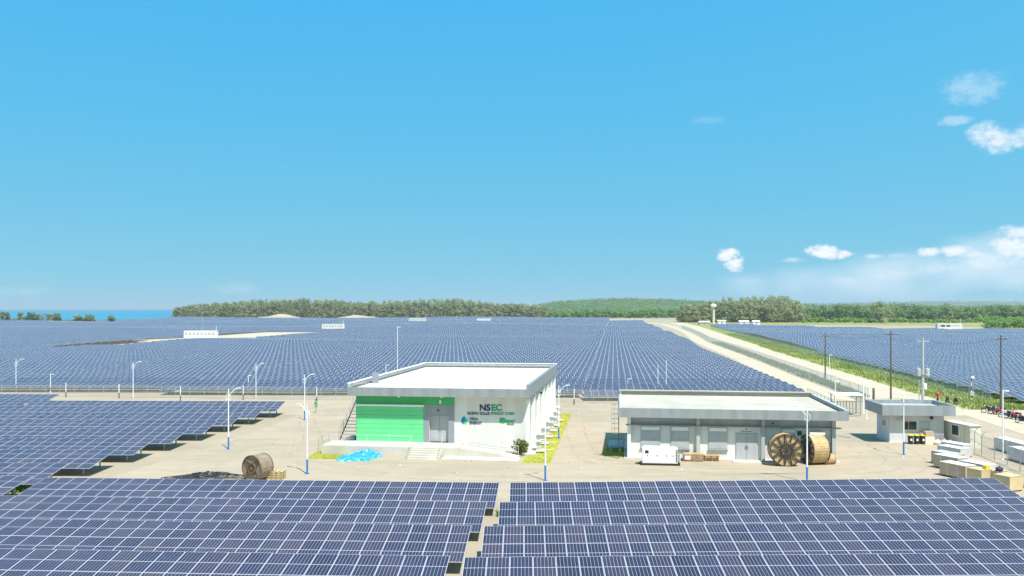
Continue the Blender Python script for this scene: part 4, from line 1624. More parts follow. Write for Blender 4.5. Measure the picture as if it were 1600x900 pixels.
def slim_post(px, py, h, label, arm=True, r_=0.06, m_=M_lampwhite):
    o_ = empty('camera_post', P(px, py), 0, label, 'post', 'slim white posts')
    MB().tube((0, 0, -.1), (0, 0, h), r_, r_ * .8, m_, 8).build('pole', o_)
    MB().box(-.14, .14, -.14, .14, 0, .04, m_).build('base_plate', o_)
    if arm:
        MB().tube((0, 0, h - .1), (0.35, 0, h - .05), .025, m=m_, n=5).build('arm', o_)
        MB().box(0.25, .5, -.06, .06, h - .14, h - .04, m_).build('camera', o_)
    return o_


slim_post(79, 613, 2.9, 'short white post behind the fence at far left')
slim_post(388, 613, 2.7, 'short white camera post left of the main building at the fence')
slim_post(981, 612, 2.1, 'shortest white post at the field edge behind the low cream roof')
slim_post(1028, 615, 4.3, 'middle white post at the field edge behind the low cream roof', False)
slim_post(1041, 613, 5.0, 'tallest white post at the field edge behind the low cream roof', False)
slim_post(621, 604, 10.0, 'tall thin white mast rising behind the main building roof')
slim_post(603, 603, 3.6, 'short white post peeping over the main building left parapet')
slim_post(1305, 652, 4.4, 'white post at the left of the open shed')
slim_post(1354, 654, 4.6, 'white gate post left of the guardhouse')
slim_post(1349, 646, 4.2, 'rear white gate post between shed and guardhouse', False, 0.09)
slim_post(1567, 718, 6.0, 'white lamp pole behind the wrapped grey pallets')
slim_post(1436, 626, 2.9, 'white hooked post beside the concrete pole')
slim_post(1296, 592, 4.5, 'white hooked post beside the road near the leftmost utility pole')


# ------------------------------------------------------------------ utility poles
def utility_pole(px, py, h, label, m_=M_pole, extras=False, r_=0.14):
    o_ = empty('utility_pole', P(px, py), 0, label, 'utility pole', 'utility poles along the road')
    MB().tube((0, 0, -.2), (0, 0, h), r_, r_ * .65, m_, 10).build('pole', o_)
    ca = MB().box(-.9, .9, -.05, .05, h - .55, h - .44, m_).build('crossarm', o_)
    for x in (-.8, 0, .8):
        MB().lathe([(.04, 0), (.06, .06), (.03, .1), (.05, .14), (0, .2)], M_cpole, 8, (0, 0, 1), (x, 0, h - .44)).build('insulator', ca)
    if extras:
        for x in (-.62, .62):
            tr = MB().lathe([(.0, 0), (.30, 0), (.32, .1), (.32, 1.0), (.28, 1.08), (0, 1.12)], M_palegrey, 14, (0, 0, 1), (x, 0, h - 5.4)).build('transformer', o_)
            MB().tube((x, 0, h - 4.3), (x, 0, h - 3.95), .05, m=M_cpole, n=6).build('bushing', tr)
        MB().box(-.35, .35, -.3, -.14, h - 5.2, h - 5.0, M_galv).build('bracket', o_)
        MB().box(.1, .45, -.25, .15, h - 7.2, h - 6.4, M_white).build('meter_box', o_)
    return o_


utility_pole(1289.5, 592, 8.4, 'dark timber utility pole farthest along the road', M_pole)
utility_pole(1392, 624, 9.8, 'dark timber utility pole behind the guardhouse roof', M_pole)
utility_pole(1442, 627, 8.9, 'pale concrete utility pole carrying two transformers', M_cpole, True, 0.2)
utility_pole(1564, 641, 9.6, 'dark timber utility pole beside the parked motorcycles', M_pole)
q = MB()
poles = [P(1289.5, 592), P(1392, 624), P(1442, 627), P(1564, 641)]
hh = [7.9, 9.3, 8.4, 9.1]
for i in range(3):
    a, b_ = poles[i] + Vector((0, 0, hh[i])), poles[i + 1] + Vector((0, 0, hh[i + 1]))
    for off in (-.8, .8):
        pts = []
        for t in [k / 10 for k in range(11)]:
            p = a.lerp(b_, t) + Vector((off, 0, -.6 * 4 * t * (1 - t) + .12))
            pts.append(p)
        q.path(pts, 0.011, M_cable, 4)
o = q.build('power_line')
tag(o, 'thin overhead wires strung between the roadside poles', 'wires')
o = empty('signal_post', P(1518, 628), 0, 'red and white post with round white head by the roadside fence', 'post')
for k in range(6):
    MB().tube((0, 0, k * .55), (0, 0, k * .55 + .55), .06, m=M_red if k % 2 else M_lampwhite, n=8).build('band', o)
MB().lathe([(0, 0), (.22, .05), (.24, .2), (.14, .36), (0, .4)], M_white, 12, (0, 0, 1), (0.15, 0, 3.2)).build('head', o)
MB().box(-.3, .3, -.2, .2, .9, 1.45, M_palegrey).build('cabinet', o)
o = empty('concrete_post', P(1365, 628), 0, 'short brown-grey stub post left of the guardhouse roof', 'post')
MB().tube((0, 0, 0), (0, 0, 1.9), .17, .15, M_pole, 10).build('shaft', o)
MB().lathe([(.17, 0), (.17, .06), (0, .1)], M_cpole, 10, (0, 0, 1), (0, 0, 1.9)).build('cap', o)

# open shed
sh = empty('open_shed', P(1322, 648), -R(8), 'small open shed with white roof beside the side fence', 'shed')
B1('roof', sh, -1.75, 1.75, -1.2, 1.2, 2.45, 2.62, M_white)
for x in (-1.55, 1.45):
    for y in (-1.0, 1.0):
        MB().box(x - .06, x + .06, y - .06, y + .06, -.1, 2.45, M_galv).build('post', sh)
for i in range(9):
    MB().tube((-1.5 + i * .36, 1.0, 0), (-1.5 + i * .36, 1.0, 1.5), .03, m=M_dark, n=5).build('bar', sh)
MB().tube((-1.5, 1.0, 1.5), (1.45, 1.0, 1.5), .03, m=M_dark, n=5).build('rail', sh)


# ------------------------------------------------------------------ fences
def fence(name, pts, h, label, every=2.6, m_post=M_galv, veil=M_veil, rails=2, r_=0.035, outrig=False):
    pts = [Vector((p[0], p[1], 0)) for p in pts]
    root = empty('fence', pts[0], 0, label, 'fence')
    o0 = pts[0]
    ME = MB().tube((0, 0, -.1), (0, 0, h), r_, m=m_post, n=6)
    if outrig:
        ME.tube((0, 0, h), (0.25, -.12, h + .35), r_ * .8, m=m_post, n=5)
    ME = ME.mesh('post')
    for a, b_ in zip(pts[:-1], pts[1:]):
        n = max(1, int(round((b_ - a).length / every)))
        for i in range(n):
            p0, p1 = a.lerp(b_, i / n) - o0, a.lerp(b_, (i + 1) / n) - o0
            q_ = bpy.data.objects.new('post', ME)
            COL.objects.link(q_)
            q_.parent = root
            q_.location = p0
            if veil is not None:
                MB().add([p0 + Vector((0, 0, .05)), p1 + Vector((0, 0, .05)), p1 + Vector((0, 0, h - .05)), p0 + Vector((0, 0, h - .05))], [(0, 1, 2, 3)], veil).build('wire_mesh', root)
            rl = MB()
            for k in range(rails):
                z = h - .02 - k * (h * .48)
                rl.tube(p0 + Vector((0, 0, z)), p1 + Vector((0, 0, z)), r_ * .6, m=m_post, n=5)
            rl.build('rail', root)
    return root


fence('fence', [P(-20, 620), P(208, 621), P(410, 623.5), P(548, 626)], 1.75, 'grey post and rail fence behind the yard, left of the main building', 2.2, M_palegrey, M_veil2, r_=0.026)
fence('fence', [P(858, 627.5), P(905, 629), P(972, 629.5)], 1.75, 'grey wire fence between the main building and the low white building', 2.2, M_palegrey, M_veil2, r_=0.026)
fy = [118, 128, 140, 154, 170, 190, 215, 245, 285, 330, 400, 480, 560]
fence('fence', [(interp(FL, y), y) for y in fy], 2.1, 'grey chain-link fence between the big field path and the road', 5.0, M_galv, M_veil)
fence('fence', [(interp(FR, y) - 0.9, y) for y in fy], 2.1, 'chain-link fence on the grass verge beyond the road', 5.0, M_galv, M_veil3, outrig=True)
fence('fence', [P(1502, 690), P(1534, 711.5), P(1554, 719.5), P(1574, 727), P(1594, 737.5), P(1622, 752)], 1.75, 'wire fence with angled posts beside the wrapped pallets', 2.6, M_galv, M_veil2, outrig=True)
fence('fence', [P(1262, 628), P(1300, 648), P(1345, 652)], 1.9, 'short wire fence behind the low white building right end', 2.2, M_galv, M_veil2)
for i, (px, py) in enumerate(((103, 621), (186, 622.5), (282, 626.5), (380, 625), (495, 628.5), (897, 632.5))):
    o = empty('marker_post', P(px, py), 0, 'dark-footed boundary post in front of the back fence, %s from the left' % ORD[i], 'post', 'boundary posts')
    MB().tube((0, 0, 0), (0, 0, .8), .08, m=M_pole, n=6).build('foot', o)
    MB().tube((0, 0, .8), (0, 0, 2.1), .055, m=M_lampwhite, n=6).build('shaft', o)


# ------------------------------------------------------------------ pallets of wrapped modules
def module_crate(corner, ang, l, w, h, body, top, label, group, strap=True):
    """corner: far-left bottom corner of the long side; long axis along heading ang"""
    o_ = empty('pallet_crate', corner, ang, label, 'crate', group)
    B1('body', o_, 0, l, 0, w, 0.13, h, body)
    B1('top_sheet', o_, -.015, l + .015, -.015, w + .015, h, h + .03, top)
    for x in (0.08, l / 2 - .05, l - .18):
        B1('bearer', o_, x, x + .1, 0.02, w - .02, 0.0, 0.13, M_woodd)
    if strap:
        for x in (l * .3, l * .7):
            B1('strap', o_, x - .02, x + .02, -.012, w + .012, 0.13, h + .04, M_sheet)
    return o_


A = math.atan2(-.92, .39)
crates = [((33.3, 66.8), 2.3, 1.15, 1.08, M_card, M_sheet, 'brown-sided pallet crate with pale top, left front of the crate group'),
          ((34.45, 70.1), 2.3, 1.15, 1.1, M_card, M_sheet, 'pale-topped pallet crate directly behind the left front crate'),
          ((35.2, 72.0), 2.3, 1.15, 1.05, M_card, M_wrap, 'grey-topped pallet crate at the left edge of the crate group'),
          ((37.0, 74.6), 2.3, 1.15, 1.1, M_wrap, M_sheet, 'grey-wrapped pallet crate nearest the prefab cabin but one'),
          ((38.3, 76.6), 2.3, 1.15, 1.1, M_wrap, M_sheet, 'grey-wrapped pallet crate standing closest to the prefab cabin'),
          ((35.3, 67.6), 2.3, 1.15, 1.0, M_wrap, M_sheet, 'low pale-topped pallet crate in the middle of the group'),
          ((33.9, 63.9), 1.2, 1.15, 1.12, M_ply, M_ply, 'tan plywood crate carrying a small box, front of the group'),
          ((35.1, 63.6), 1.0, 1.1, 1.05, M_ply, M_ply, 'tan plywood crate squeezed behind the two front ones'),
          ((34.6, 61.6), 1.25, 1.35, 1.1, M_ply, M_ply, 'tan plywood crate nearest the camera at the panel corner')]
for (x, y), l, w, h, bm, tm, lab in crates:
    module_crate((x, y, 0), A, l, w, h, bm, tm, lab, 'crates at the yard edge', bm is not M_ply)
o = MB().box(-.2, .2, -.15, .15, 0, .26, M_yellow).box(-.205, .205, -.02, .02, .26, .275, M_card).build('small_box')
o.location = (35.0, 63.3, 1.16)
o.rotation_euler = (0, 0, .4)
tag(o, 'small yellow-brown box on top of the front plywood crates', 'box')
sack((35.75, 62.9, 1.09), .75, mat('dark_blue_cloth', (.03, .03, .12), .8), 'dark blue bundle lying on the plywood crates', 'bundles on the crates', 1, 'cloth_bundle')
sack((37.6, 62.0, 0.0), 1.2, mat('mauve_cloth', (.35, .32, .42), .8), 'mauve grey bundle on the ground behind the plywood crates', 'bundles on the crates', 2, 'cloth_bundle')
for k, (px, py) in enumerate(((1536, 702.5), (1561, 718.5))):
    p = P(px, py)
    for i in range(4 if k == 0 else 3):
        A2 = math.atan2(-.985, .02)
        c = Vector((p.x + (1.0 if k == 0 else .8), p.y, 0)) + Vector((math.cos(A2), math.sin(A2), 0)) * (i * 2.42)
        module_crate(c, A2, 2.35, 1.15, 1.15, M_wrap, M_sheet,
                     'grey-wrapped pallet behind the wire fence, %s in the %s row from the back' % (ORD[i], ('outer', 'inner')[k]), 'wrapped pallets behind the fence')


# ------------------------------------------------------------------ motorcycles
def motorcycle(loc, rz, body, label, group):
    o_ = empty('motorcycle', loc, rz, label, 'motorcycle', group)
    for x in (-.62, .62):
        w_ = MB().path([(x + .27 * math.cos(a), 0, .30 + .27 * math.sin(a)) for a in [2 * math.pi * i / 18 for i in range(18)]], .045, M_tyre, 6, True).build('wheel', o_)
        q_ = MB().lathe([(.0, -.05), (.06, -.05), (.06, .05), (0, .05)], M_chrome, 8, (0, 1, 0), (x, 0, .30))
        for i in range(6):
            a = i * math.pi / 3
            q_.tube((x, 0, .3), (x + .25 * math.cos(a), 0, .3 + .25 * math.sin(a)), .012, m=M_chrome, n=4)
        q_.build('rim', w_)
        MB().path([(x + .33 * math.cos(a), 0, .30 + .33 * math.sin(a)) for a in [R(40 + i * 14) for i in range(8)]], .05, body, 6).build('mudguard', o_)
    MB().box(-.18, .2, -.12, .12, .24, .52, M_dark).build('engine', o_)
    MB().path([(-.55, 0, .62), (-.15, 0, .56), (.2, 0, .62), (.42, 0, .78)], [.10, .12, .13, .08], body, 8).build('fairing', o_)
    MB().path([(.05, 0, .70), (.22, 0, .78), (.42, 0, .80)], [.10, .14, .07], body, 8).build('tank', o_)
    MB().path([(-.68, 0, .80), (-.35, 0, .76), (.0, 0, .76)], [.08, .11, .08], M_black, 8).build('seat', o_)
    for y in (-.07, .07):
        MB().tube((.62, y, .30), (.42, y, .98), .025, m=M_chrome, n=6).build('fork', o_)
    MB().path([(.30, -.34, 1.04), (.42, -.15, 1.02), (.42, .15, 1.02), (.30, .34, 1.04)], .02, M_black, 6).build('handlebar', o_)
    MB().lathe([(0, -.06), (.09, -.04), (.10, .05), (0, .07)], M_lamp, 10, (1, 0, 0), (.5, 0, .9)).build('headlight', o_)
    MB().tube((-.1, -.15, .26), (-.75, -.16, .36), .045, m=M_chrome, n=7).build('exhaust', o_)
    return o_


M_bikeblue = mat('dark_blue_paint', (.02, .03, .09), .3)
M_bikewhite = mat('white_bike_paint', (.6, .6, .6), .3)
M_pink = mat('pink_red_paint', (.6, .05, .12), .3)
for px, py, rz, bm, lab in ((1465, 627, 1.2, M_red, 'motorcycle with a red cover on the verge beyond the concrete pole'),
                            (1480, 630, .9, M_black, 'black motorcycle in the middle of the three on the verge'),
                            (1493, 632, 1.4, M_bikeblue, 'dark motorcycle rightmost of the three on the verge'),
                            (1546, 646, 2.6, M_black, 'black motorcycle at the left end of the parked row'),
                            (1556, 648, 2.4, M_bikeblue, 'dark blue motorcycle second in the parked row'),
                            (1563, 649, 2.2, M_red, 'red motorcycle third in the parked row'),
                            (1573, 653, 2.5, M_bikewhite, 'white motorcycle fourth in the parked row'),
                            (1580, 655, 2.3, M_black, 'black motorcycle fifth in the parked row'),
                            (1587, 656, 2.0, M_pink, 'pink-red motorcycle sixth in the parked row'),
                            (1597, 662, 1.9, M_black, 'black motorcycle at the right edge of the picture')):
    motorcycle(P(px, py, 0.0) + Vector((0, 0, .03)), rz, bm, lab, 'parked motorcycles')
q = MB().box(-.38, .38, -.34, .34, 0, .06, M_red)
q.lathe([(.36, 0), (.36, .2), (.24, .42), (0, .5)], M_red, 10)
q.v = [(x, y * .7, z) for x, y, z in q.v]
o = q.build('rain_cover', None, True)
o.location = P(1465, 627) + Vector((0, 0, .82))
o.rotation_euler = (0, 0, 1.2)
tag(o, 'orange-red rain cover bulging over the leftmost verge motorcycle', 'cover')


# ------------------------------------------------------------------ person by the back fence
def person(loc, rz, label):
    root = empty('person', loc, rz, label, 'person')
    joints = {'pelvis': (0, 0, .92), 'waist': (0, 0, 1.08), 'chest': (0, .01, 1.30), 'neck': (0, .01, 1.46), 'chin': (0, .03, 1.53), 'head': (0, .02, 1.62), 'crown': (0, .01, 1.70),
              'hl': (-.10, 0, .88), 'kl': (-.12, .06, .48), 'al': (-.12, -.02, .08), 'tl': (-.13, .14, .03),
              'hr': (.10, 0, .88), 'kr': (.12, .02, .48), 'ar': (.13, -.05, .08), 'tr': (.14, .11, .03),
              'sl': (-.19, .01, 1.40), 'el': (-.26, .02, 1.12), 'wl': (-.24, .14, .90), 'fl': (-.23, .18, .81),
              'sr': (.19, .01, 1.40), 'er': (.27, .0, 1.12), 'wr': (.26, .12, .90), 'fr': (.25, .16, .81)}
    rad = {'pelvis': .155, 'waist': .135, 'chest': .16, 'neck': .06, 'chin': .075, 'head': .10, 'crown': .07, 'hl': .10, 'kl': .065, 'al': .045, 'tl': .04,
           'sl': .07, 'el': .045, 'wl': .032, 'fl': .03}
    edges = ['pelvis waist', 'waist chest', 'chest neck', 'neck chin', 'chin head', 'head crown', 'pelvis hl', 'hl kl', 'kl al', 'al tl', 'pelvis hr', 'hr kr', 'kr ar', 'ar tr',
             'chest sl', 'sl el', 'el wl', 'wl fl', 'chest sr', 'sr er', 'er wr', 'wr fr']
    names = list(joints)
    me_ = bpy.data.meshes.new('body')
    me_.from_pydata([joints[k] for k in names], [tuple(names.index(k) for k in e_.split()) for e_ in edges], [])
    o_ = link(bpy.data.objects.new('body', me_), root)
    md = o_.modifiers.new('skin', 'SKIN')
    for i, k in enumerate(names):
        r_ = rad.get(k) or rad.get(k[:-1] + 'l', .06)
        me_.skin_vertices[0].data[i].radius = (r_, r_ * .85)
        me_.skin_vertices[0].data[i].use_root = (k == 'pelvis')
    sb = o_.modifiers.new('sub', 'SUBSURF')
    sb.levels = sb.render_levels = 2
    bpy.context.view_layer.update()
    dg = bpy.context.evaluated_depsgraph_get()
    me2 = bpy.data.meshes.new_from_object(o_.evaluated_get(dg))
    o_.modifiers.clear()
    o_.data = me2
    me2.materials.clear()
    for m_ in (M_skin, M_shirt, M_trouser):
        me2.materials.append(m_)
    for p_ in me2.polygons:
        c = p_.center
        p_.use_smooth = True
        if c.z > 1.45 or (abs(c.x) > .2 and c.z < 1.1 and c.z > .7):
            p_.material_index = 0
        elif c.z > .86:
            p_.material_index = 1
        else:
            p_.material_index = 2
    MB().lathe([(0.0, .125), (.07, .11), (.105, .05), (.108, -.02), (.095, -.04)], M_hair, 12, (0, -.15, 1), (0, -.01, 1.64)).build('hair', root, True)
    return root


person(P(494, 645.5), R(150), 'person in green top and pale trousers walking near the back fence')


# ------------------------------------------------------------------ inverter stations, water tower and far sheds
def station(px, py, w, h, label, mast=15.0, dep=2.6):
    o_ = empty('inverter_station', P(px, py), 0, label, 'container', 'white inverter stations')
    B1('skid', o_, -w / 2, w / 2, 0, dep, 0.0, .5, M_galv)
    B1('body', o_, -w / 2, w / 2, -.02, dep + .02, .5, h, M_white)
    n = max(4, int(w / 1.6))
    for i in range(n):
        x = -w / 2 + .3 + i * (w - .6) / n
        dd = B1('door', o_, x, x + (w - .6) / n - .12, -.06, -.02, .7, h - .3, M_wallwhite)
        B1('louvre', dd, x + .2, x + (w - .6) / n - .35, -.09, -.05, h * .55, h - .7, M_palegrey)
    B1('roof_lip', o_, -w / 2 - .08, w / 2 + .08, -.12, dep + .12, h, h + .08, M_white)
    MB().tube((w / 2 - .3, 1.0, h), (w / 2 - .3, 1.0, h + 1.8), .1, m=M_white, n=6).build('vent_pipe', o_)
    if mast:
        MB().tube((-.4, dep + .8, 0), (-.4, dep + .8, mast), .12, .05, M_galv, 6).build('lightning_mast', o_)
    return o_


station(312.5, 531, 13.4, 3.7, 'white inverter station on the sandy track, largest of the far containers', 14.5)
station(520, 517, 12.6, 3.9, 'white inverter station in the middle distance, second from the left', 17)
station(652, 504.6, 15, 4.2, 'white inverter station before the wood, third from the left', 19)
station(756, 503, 13, 3.2, 'white inverter station before the wood, fourth from the left', 19)
ws = station(1484, 516.2, 14.4, 4.0, 'white station building at the far edge of the right-hand field', 0)
B1('window', ws, -5.2, -2.8, -.12, -.05, 2.2, 3.2, M_dark)
B1('window', ws, -2.0, .2, -.12, -.05, 2.2, 3.2, M_dark)

wtw = empty('water_tower', P(1115, 508.5), 0, 'slim white water tower standing at the end of the road', 'water tower')
MB().lathe([(.95, 0), (.85, .5), (.8, 13.2), (1.1, 13.8)], M_cream, 14).build('shaft', wtw)
MB().lathe([(1.1, 13.8), (2.2, 14.6), (2.3, 15.4), (1.5, 16.3), (0.3, 16.7), (0, 16.7)], M_white, 18).build('bowl', wtw)
MB().tube((.8, 0, 12.4), (4.0, 0, 11.0), .12, m=M_pole, n=5).build('bracket', wtw)
for i, (px, py, w, lab) in enumerate(((1128, 506, 6.5, 'small white shed right of the water tower'), (1163, 507, 7.5, 'long white shed left of the grove edge'),
                                      (1182, 507, 5.5, 'small white shed below the grove, rightmost of three'), (1101, 508, 8.0, 'pale gatehouse with white roof left of the water tower'))):
    o = empty('far_shed', P(px, py), 0, lab, 'shed', 'white sheds at the far road end')
    B1('wall', o, -w / 2, w / 2, 0, 4, -.2, 2.3, M_white if i < 3 else M_card)
    MB().add([(-w / 2 - .4, -.5, 2.3), (w / 2 + .4, -.5, 2.3), (w / 2 + .4, 2, 3.2), (-w / 2 - .4, 2, 3.2), (w / 2 + .4, 4.5, 2.3), (-w / 2 - .4, 4.5, 2.3)],
             [(0, 1, 2, 3), (3, 2, 4, 5), (0, 3, 5), (1, 4, 2)], M_white).build('roof', o)
    B1('door', o, -.6, .6, -.06, 0, 0, 1.9, M_greywall)
for px, py, D, w, m_, lab in ((1397, 494, 900, 12, M_redroof, 'red-roofed house half hidden in the right-hand trees'),
                              (1420, 494.5, 950, 9, M_white, 'white-roofed house in the right-hand trees'),
                              (1536, 495, 1000, 9, M_white, 'white-roofed hut among the trees at right')):
    x = (px - 800) * D / F
    o = empty('house', (x, D, 2.0), .2, lab, 'house', 'houses among the far trees')
    B1('wall', o, -w / 2, w / 2, 0, 7, -2.2, 2.6, M_wallwhite)
    MB().add([(-w / 2 - .6, -.8, 2.5), (w / 2 + .6, -.8, 2.5), (w / 2 + .6, 3.5, 5.2), (-w / 2 - .6, 3.5, 5.2), (w / 2 + .6, 7.8, 2.5), (-w / 2 - .6, 7.8, 2.5)],
             [(0, 1, 2, 3), (3, 2, 4, 5), (0, 3, 5), (1, 4, 2)], m_).build('roof', o)
    wd = B1('window', o, -2, -.6, -.06, 0, .6, 1.8, M_darkglass)


# ------------------------------------------------------------------ vegetation
RS = np.random.RandomState(17)


def quads_mesh(name, centers, size, up=0.35, rs=RS, aspect=1.0, out=None):
    """leaf-clump quads, each randomly turned, as numpy arrays"""
    n = len(centers)
    nr = rs.normal(size=(n, 3))
    nr[:, 2] = np.abs(nr[:, 2]) + up
    if out is not None:
        nr = nr * .55 + out * 1.2
    nr /= np.linalg.norm(nr, axis=1)[:, None]
    t = np.cross(nr, rs.normal(size=(n, 3)))
    t /= np.linalg.norm(t, axis=1)[:, None] + 1e-9
    b_ = np.cross(nr, t)
    s = (size if np.ndim(size) else np.full(n, size)) * rs.uniform(.6, 1.25, n)
    t *= s[:, None] * .5
    b_ *= s[:, None] * .5 * aspect
    j = rs.uniform(.6, 1.0, (n, 4, 1))
    v = np.stack([centers - t * j[:, 0] - b_ * .3, centers + b_ * j[:, 1] - t * .2, centers + t * j[:, 2] + b_ * .3, centers - b_ * j[:, 3] + t * .2], 1)
    return v.reshape(-1, 3)


def np_mesh(name, verts, nper, materials, mat_idx=None):
    me_ = bpy.data.meshes.new(name)
    nv = len(verts)
    nf = nv // nper
    me_.vertices.add(nv)
    me_.vertices.foreach_set('co', verts.astype(np.float32).ravel())
    me_.loops.add(nv)
    me_.loops.foreach_set('vertex_index', np.arange(nv, dtype=np.int32))
    me_.polygons.add(nf)
    me_.polygons.foreach_set('loop_start', np.arange(0, nv, nper, dtype=np.int32))
    me_.polygons.foreach_set('loop_total', np.full(nf, nper, dtype=np.int32))
    for m_ in materials:
        me_.materials.append(m_)
    if mat_idx is not None:
        me_.polygons.foreach_set('material_index', mat_idx.astype(np.int32))
    me_.update()
    me_.validate()
    return me_


def crown_points(h, r_, n, rs=RS, kind='casuarina'):
    """points of a crown for a tree with height h and crown radius r_ standing at the origin"""
    nb = 9 if kind == 'casuarina' else 8
    pts, nrm_ = [], []
    for k in range(nb):
        if kind == 'casuarina':
            t = .10 + .84 * (k + rs.uniform(-.6, .6)) / (nb - 1)
            rr = r_ * (1.05 - .5 * max(0, t - .4) / .6) * rs.uniform(.55, 1.15)
            c = np.array([rs.normal() * r_ * .4, rs.normal() * r_ * .4, h * min(t, .93)])
            e_ = np.array([rr, rr, h * .10])
        else:
            a = rs.uniform(0, 6.28)
            d = r_ * rs.uniform(.1, .7)
            c = np.array([d * math.cos(a), d * math.sin(a), h * rs.uniform(.22, .86)])
            e_ = np.array([r_ * .55, r_ * .55, h * .17]) * rs.uniform(.75, 1.2)
        m_ = n // nb
        u = rs.normal(size=(m_, 3))
        u /= np.linalg.norm(u, axis=1)[:, None]
        u *= rs.uniform(.55, 1.08, (m_, 1))
        pts.append(c + u * e_)
        nrm_.append(u + np.array([0, 0, .35]))
    return np.concatenate(pts), np.concatenate(nrm_)


def trunk_verts(x, y, z, h, r_):
    p = []
    n = 4
    for i in range(n):
        a0, a1 = 2 * math.pi * i / n, 2 * math.pi * (i + 1) / n
        p += [(x + r_ * math.cos(a0), y + r_ * math.sin(a0), z - .5), (x + r_ * math.cos(a1), y + r_ * math.sin(a1), z - .5),
              (x + r_ * .3 * math.cos(a1), y + r_ * .3 * math.sin(a1), z + h * .8), (x + r_ * .3 * math.cos(a0), y + r_ * .3 * math.sin(a0), z + h * .8)]
    return np.array(p)


def wood(name, label, trees, leaf, nq, size, kind):
    """trees: (x, y, z, h, r)"""
    V, n_leaf, T = [], 0, []
    for (x, y, z, h, r_) in trees:
        c, nn_ = crown_points(h, r_, nq, RS, kind)
        V.append(quads_mesh('', c + np.array([x, y, z]), size, out=nn_))
        T.append(trunk_verts(x, y, z, h, h * .016 + .06))
    V = np.concatenate(V)
    T = np.concatenate(T)
    idx = np.concatenate([np.zeros(len(V) // 4), np.ones(len(T) // 4)])
    o_ = link(bpy.data.objects.new(name, np_mesh(name, np.concatenate([V, T]), 4, [leaf, M_bark], idx)))
    return tag(o_, label, 'trees', kind='stuff')


def top_at(prof, px):
    return float(np.interp(px, [p[0] for p in prof], [p[1] for p in prof]))


def line_of_trees(prof, px0, px1, D0, rows, drow, dpx, rfac, hmin=4.0, zjit=.12, zg=0.0):
    out = []
    for r_ in range(rows):
        px = px0 + RS.uniform(0, dpx)
        while px < px1:
            D = D0 + r_ * drow + RS.uniform(-.4, .4) * drow
            yt = top_at(prof, px)
            zt = H + (HOR - yt) * D / F
            h = max(hmin, (zt - zg) * RS.uniform(1 - zjit * 1.6, 1 + zjit * .55))
            out.append(((px - 800) * D / F, D, zg, h, h * rfac * RS.uniform(.8, 1.25)))
            px += dpx * RS.uniform(.6, 1.4)
    return out


P1 = [(266, 490), (275, 482), (300, 477.5), (350, 473.5), (400, 470.5), (470, 468.5), (520, 470), (560, 473), (600, 471.5), (640, 470), (690, 468.5), (730, 468.5),
      (750, 472), (780, 476), (800, 475), (830, 477), (856, 481)]
wood('casuarina_wood', 'long grey-green casuarina wood on the left horizon beyond the solar field', line_of_trees(P1, 270, 856, 1140, 5, 18, 4.0, .19, zjit=.22), M_casu, 330, 1.7, 'casuarina')
P2 = [(836, 484), (870, 484), (900, 485), (940, 482), (980, 484), (1010, 480), (1040, 483), (1075, 482)]
wood('green_wood', 'belt of bright green trees at the middle of the horizon', line_of_trees(P2, 836, 1080, 1150, 4, 25, 4.6, .36, zjit=.3), M_bushy, 220, 2.2, 'broad')
P3 = [(1058, 480), (1075, 477), (1100, 474), (1125, 471), (1140, 466.5), (1165, 467), (1190, 464.5), (1215, 465), (1235, 466.5), (1246, 470), (1258, 478)]
wood('casuarina_grove', 'tall grey-green casuarina grove right of the water tower', line_of_trees(P3, 1060, 1254, 800, 5, 16, 4.6, .2, zjit=.22), M_casu, 400, 1.35, 'casuarina')
P4 = [(1250, 479), (1290, 478), (1310, 474.5), (1340, 476), (1360, 474), (1380, 471), (1400, 475), (1440, 477), (1480, 476), (1520, 479), (1560, 477), (1640, 478)]
wood('mixed_wood', 'mixed green trees behind the meadow on the right', line_of_trees(P4, 1250, 1640, 880, 5, 40, 7.0, .38, zjit=.28), M_broad, 260, 2.0, 'broad')
P5 = [(1250, 497), (1300, 496), (1350, 498), (1400, 497), (1440, 499), (1500, 500), (1540, 494), (1570, 496), (1640, 494)]
wood('bush_belt', 'bright green bushes along the meadow edge at right', line_of_trees(P5, 1252, 1640, 780, 3, 30, 5.0, .7, 1.5, .6), M_bushy, 110, 1.6, 'broad')
P6 = [(1535, 505), (1550, 499), (1575, 496), (1600, 495), (1640, 494)]
wood('bush_thicket', 'lush bright green thicket at the right edge below the hills', line_of_trees(P6, 1538, 1640, 560, 3, 14, 7, .6, 2.5), M_bushy, 170, 1.3, 'broad')


P7 = [(-20, 496), (95, 496), (100, 500), (112, 497), (150, 497), (160, 503)]
wood('coastal_scrub', 'low pale scrub under the coastal trees at the left horizon', line_of_trees(P7, -20, 152, 830, 2, 5, 4.0, .7, 1.2, .4), M_casu, 110, 1.0, 'broad')


def tree(name, x, y, h, r_, leaf, nq, size, kind, label, group):
    o_ = empty(name, (x, y, 0), 0, label, 'tree', group)
    c, nn_ = crown_points(h, r_, nq, RS, kind)
    link(bpy.data.objects.new('crown', np_mesh('crown', quads_mesh('', c, size, out=nn_), 4, [leaf])), o_)
    q_ = MB().path([(0, 0, -.3), (.1, 0, h * .3), (-.05, .1, h * .6), (0.05, 0, h * .9)], [h * .02 + .06, h * .016 + .05, h * .01 + .03, .03], M_bark, 6)
    for i in range(5):
        a = i * 2.4
        z = h * (.35 + .1 * i)
        q_.tube((0, 0, z), (r_ * .6 * math.cos(a), r_ * .6 * math.sin(a), z + h * .14), .08, .03, M_bark, 5)
    q_.build('trunk', o_)
    return o_


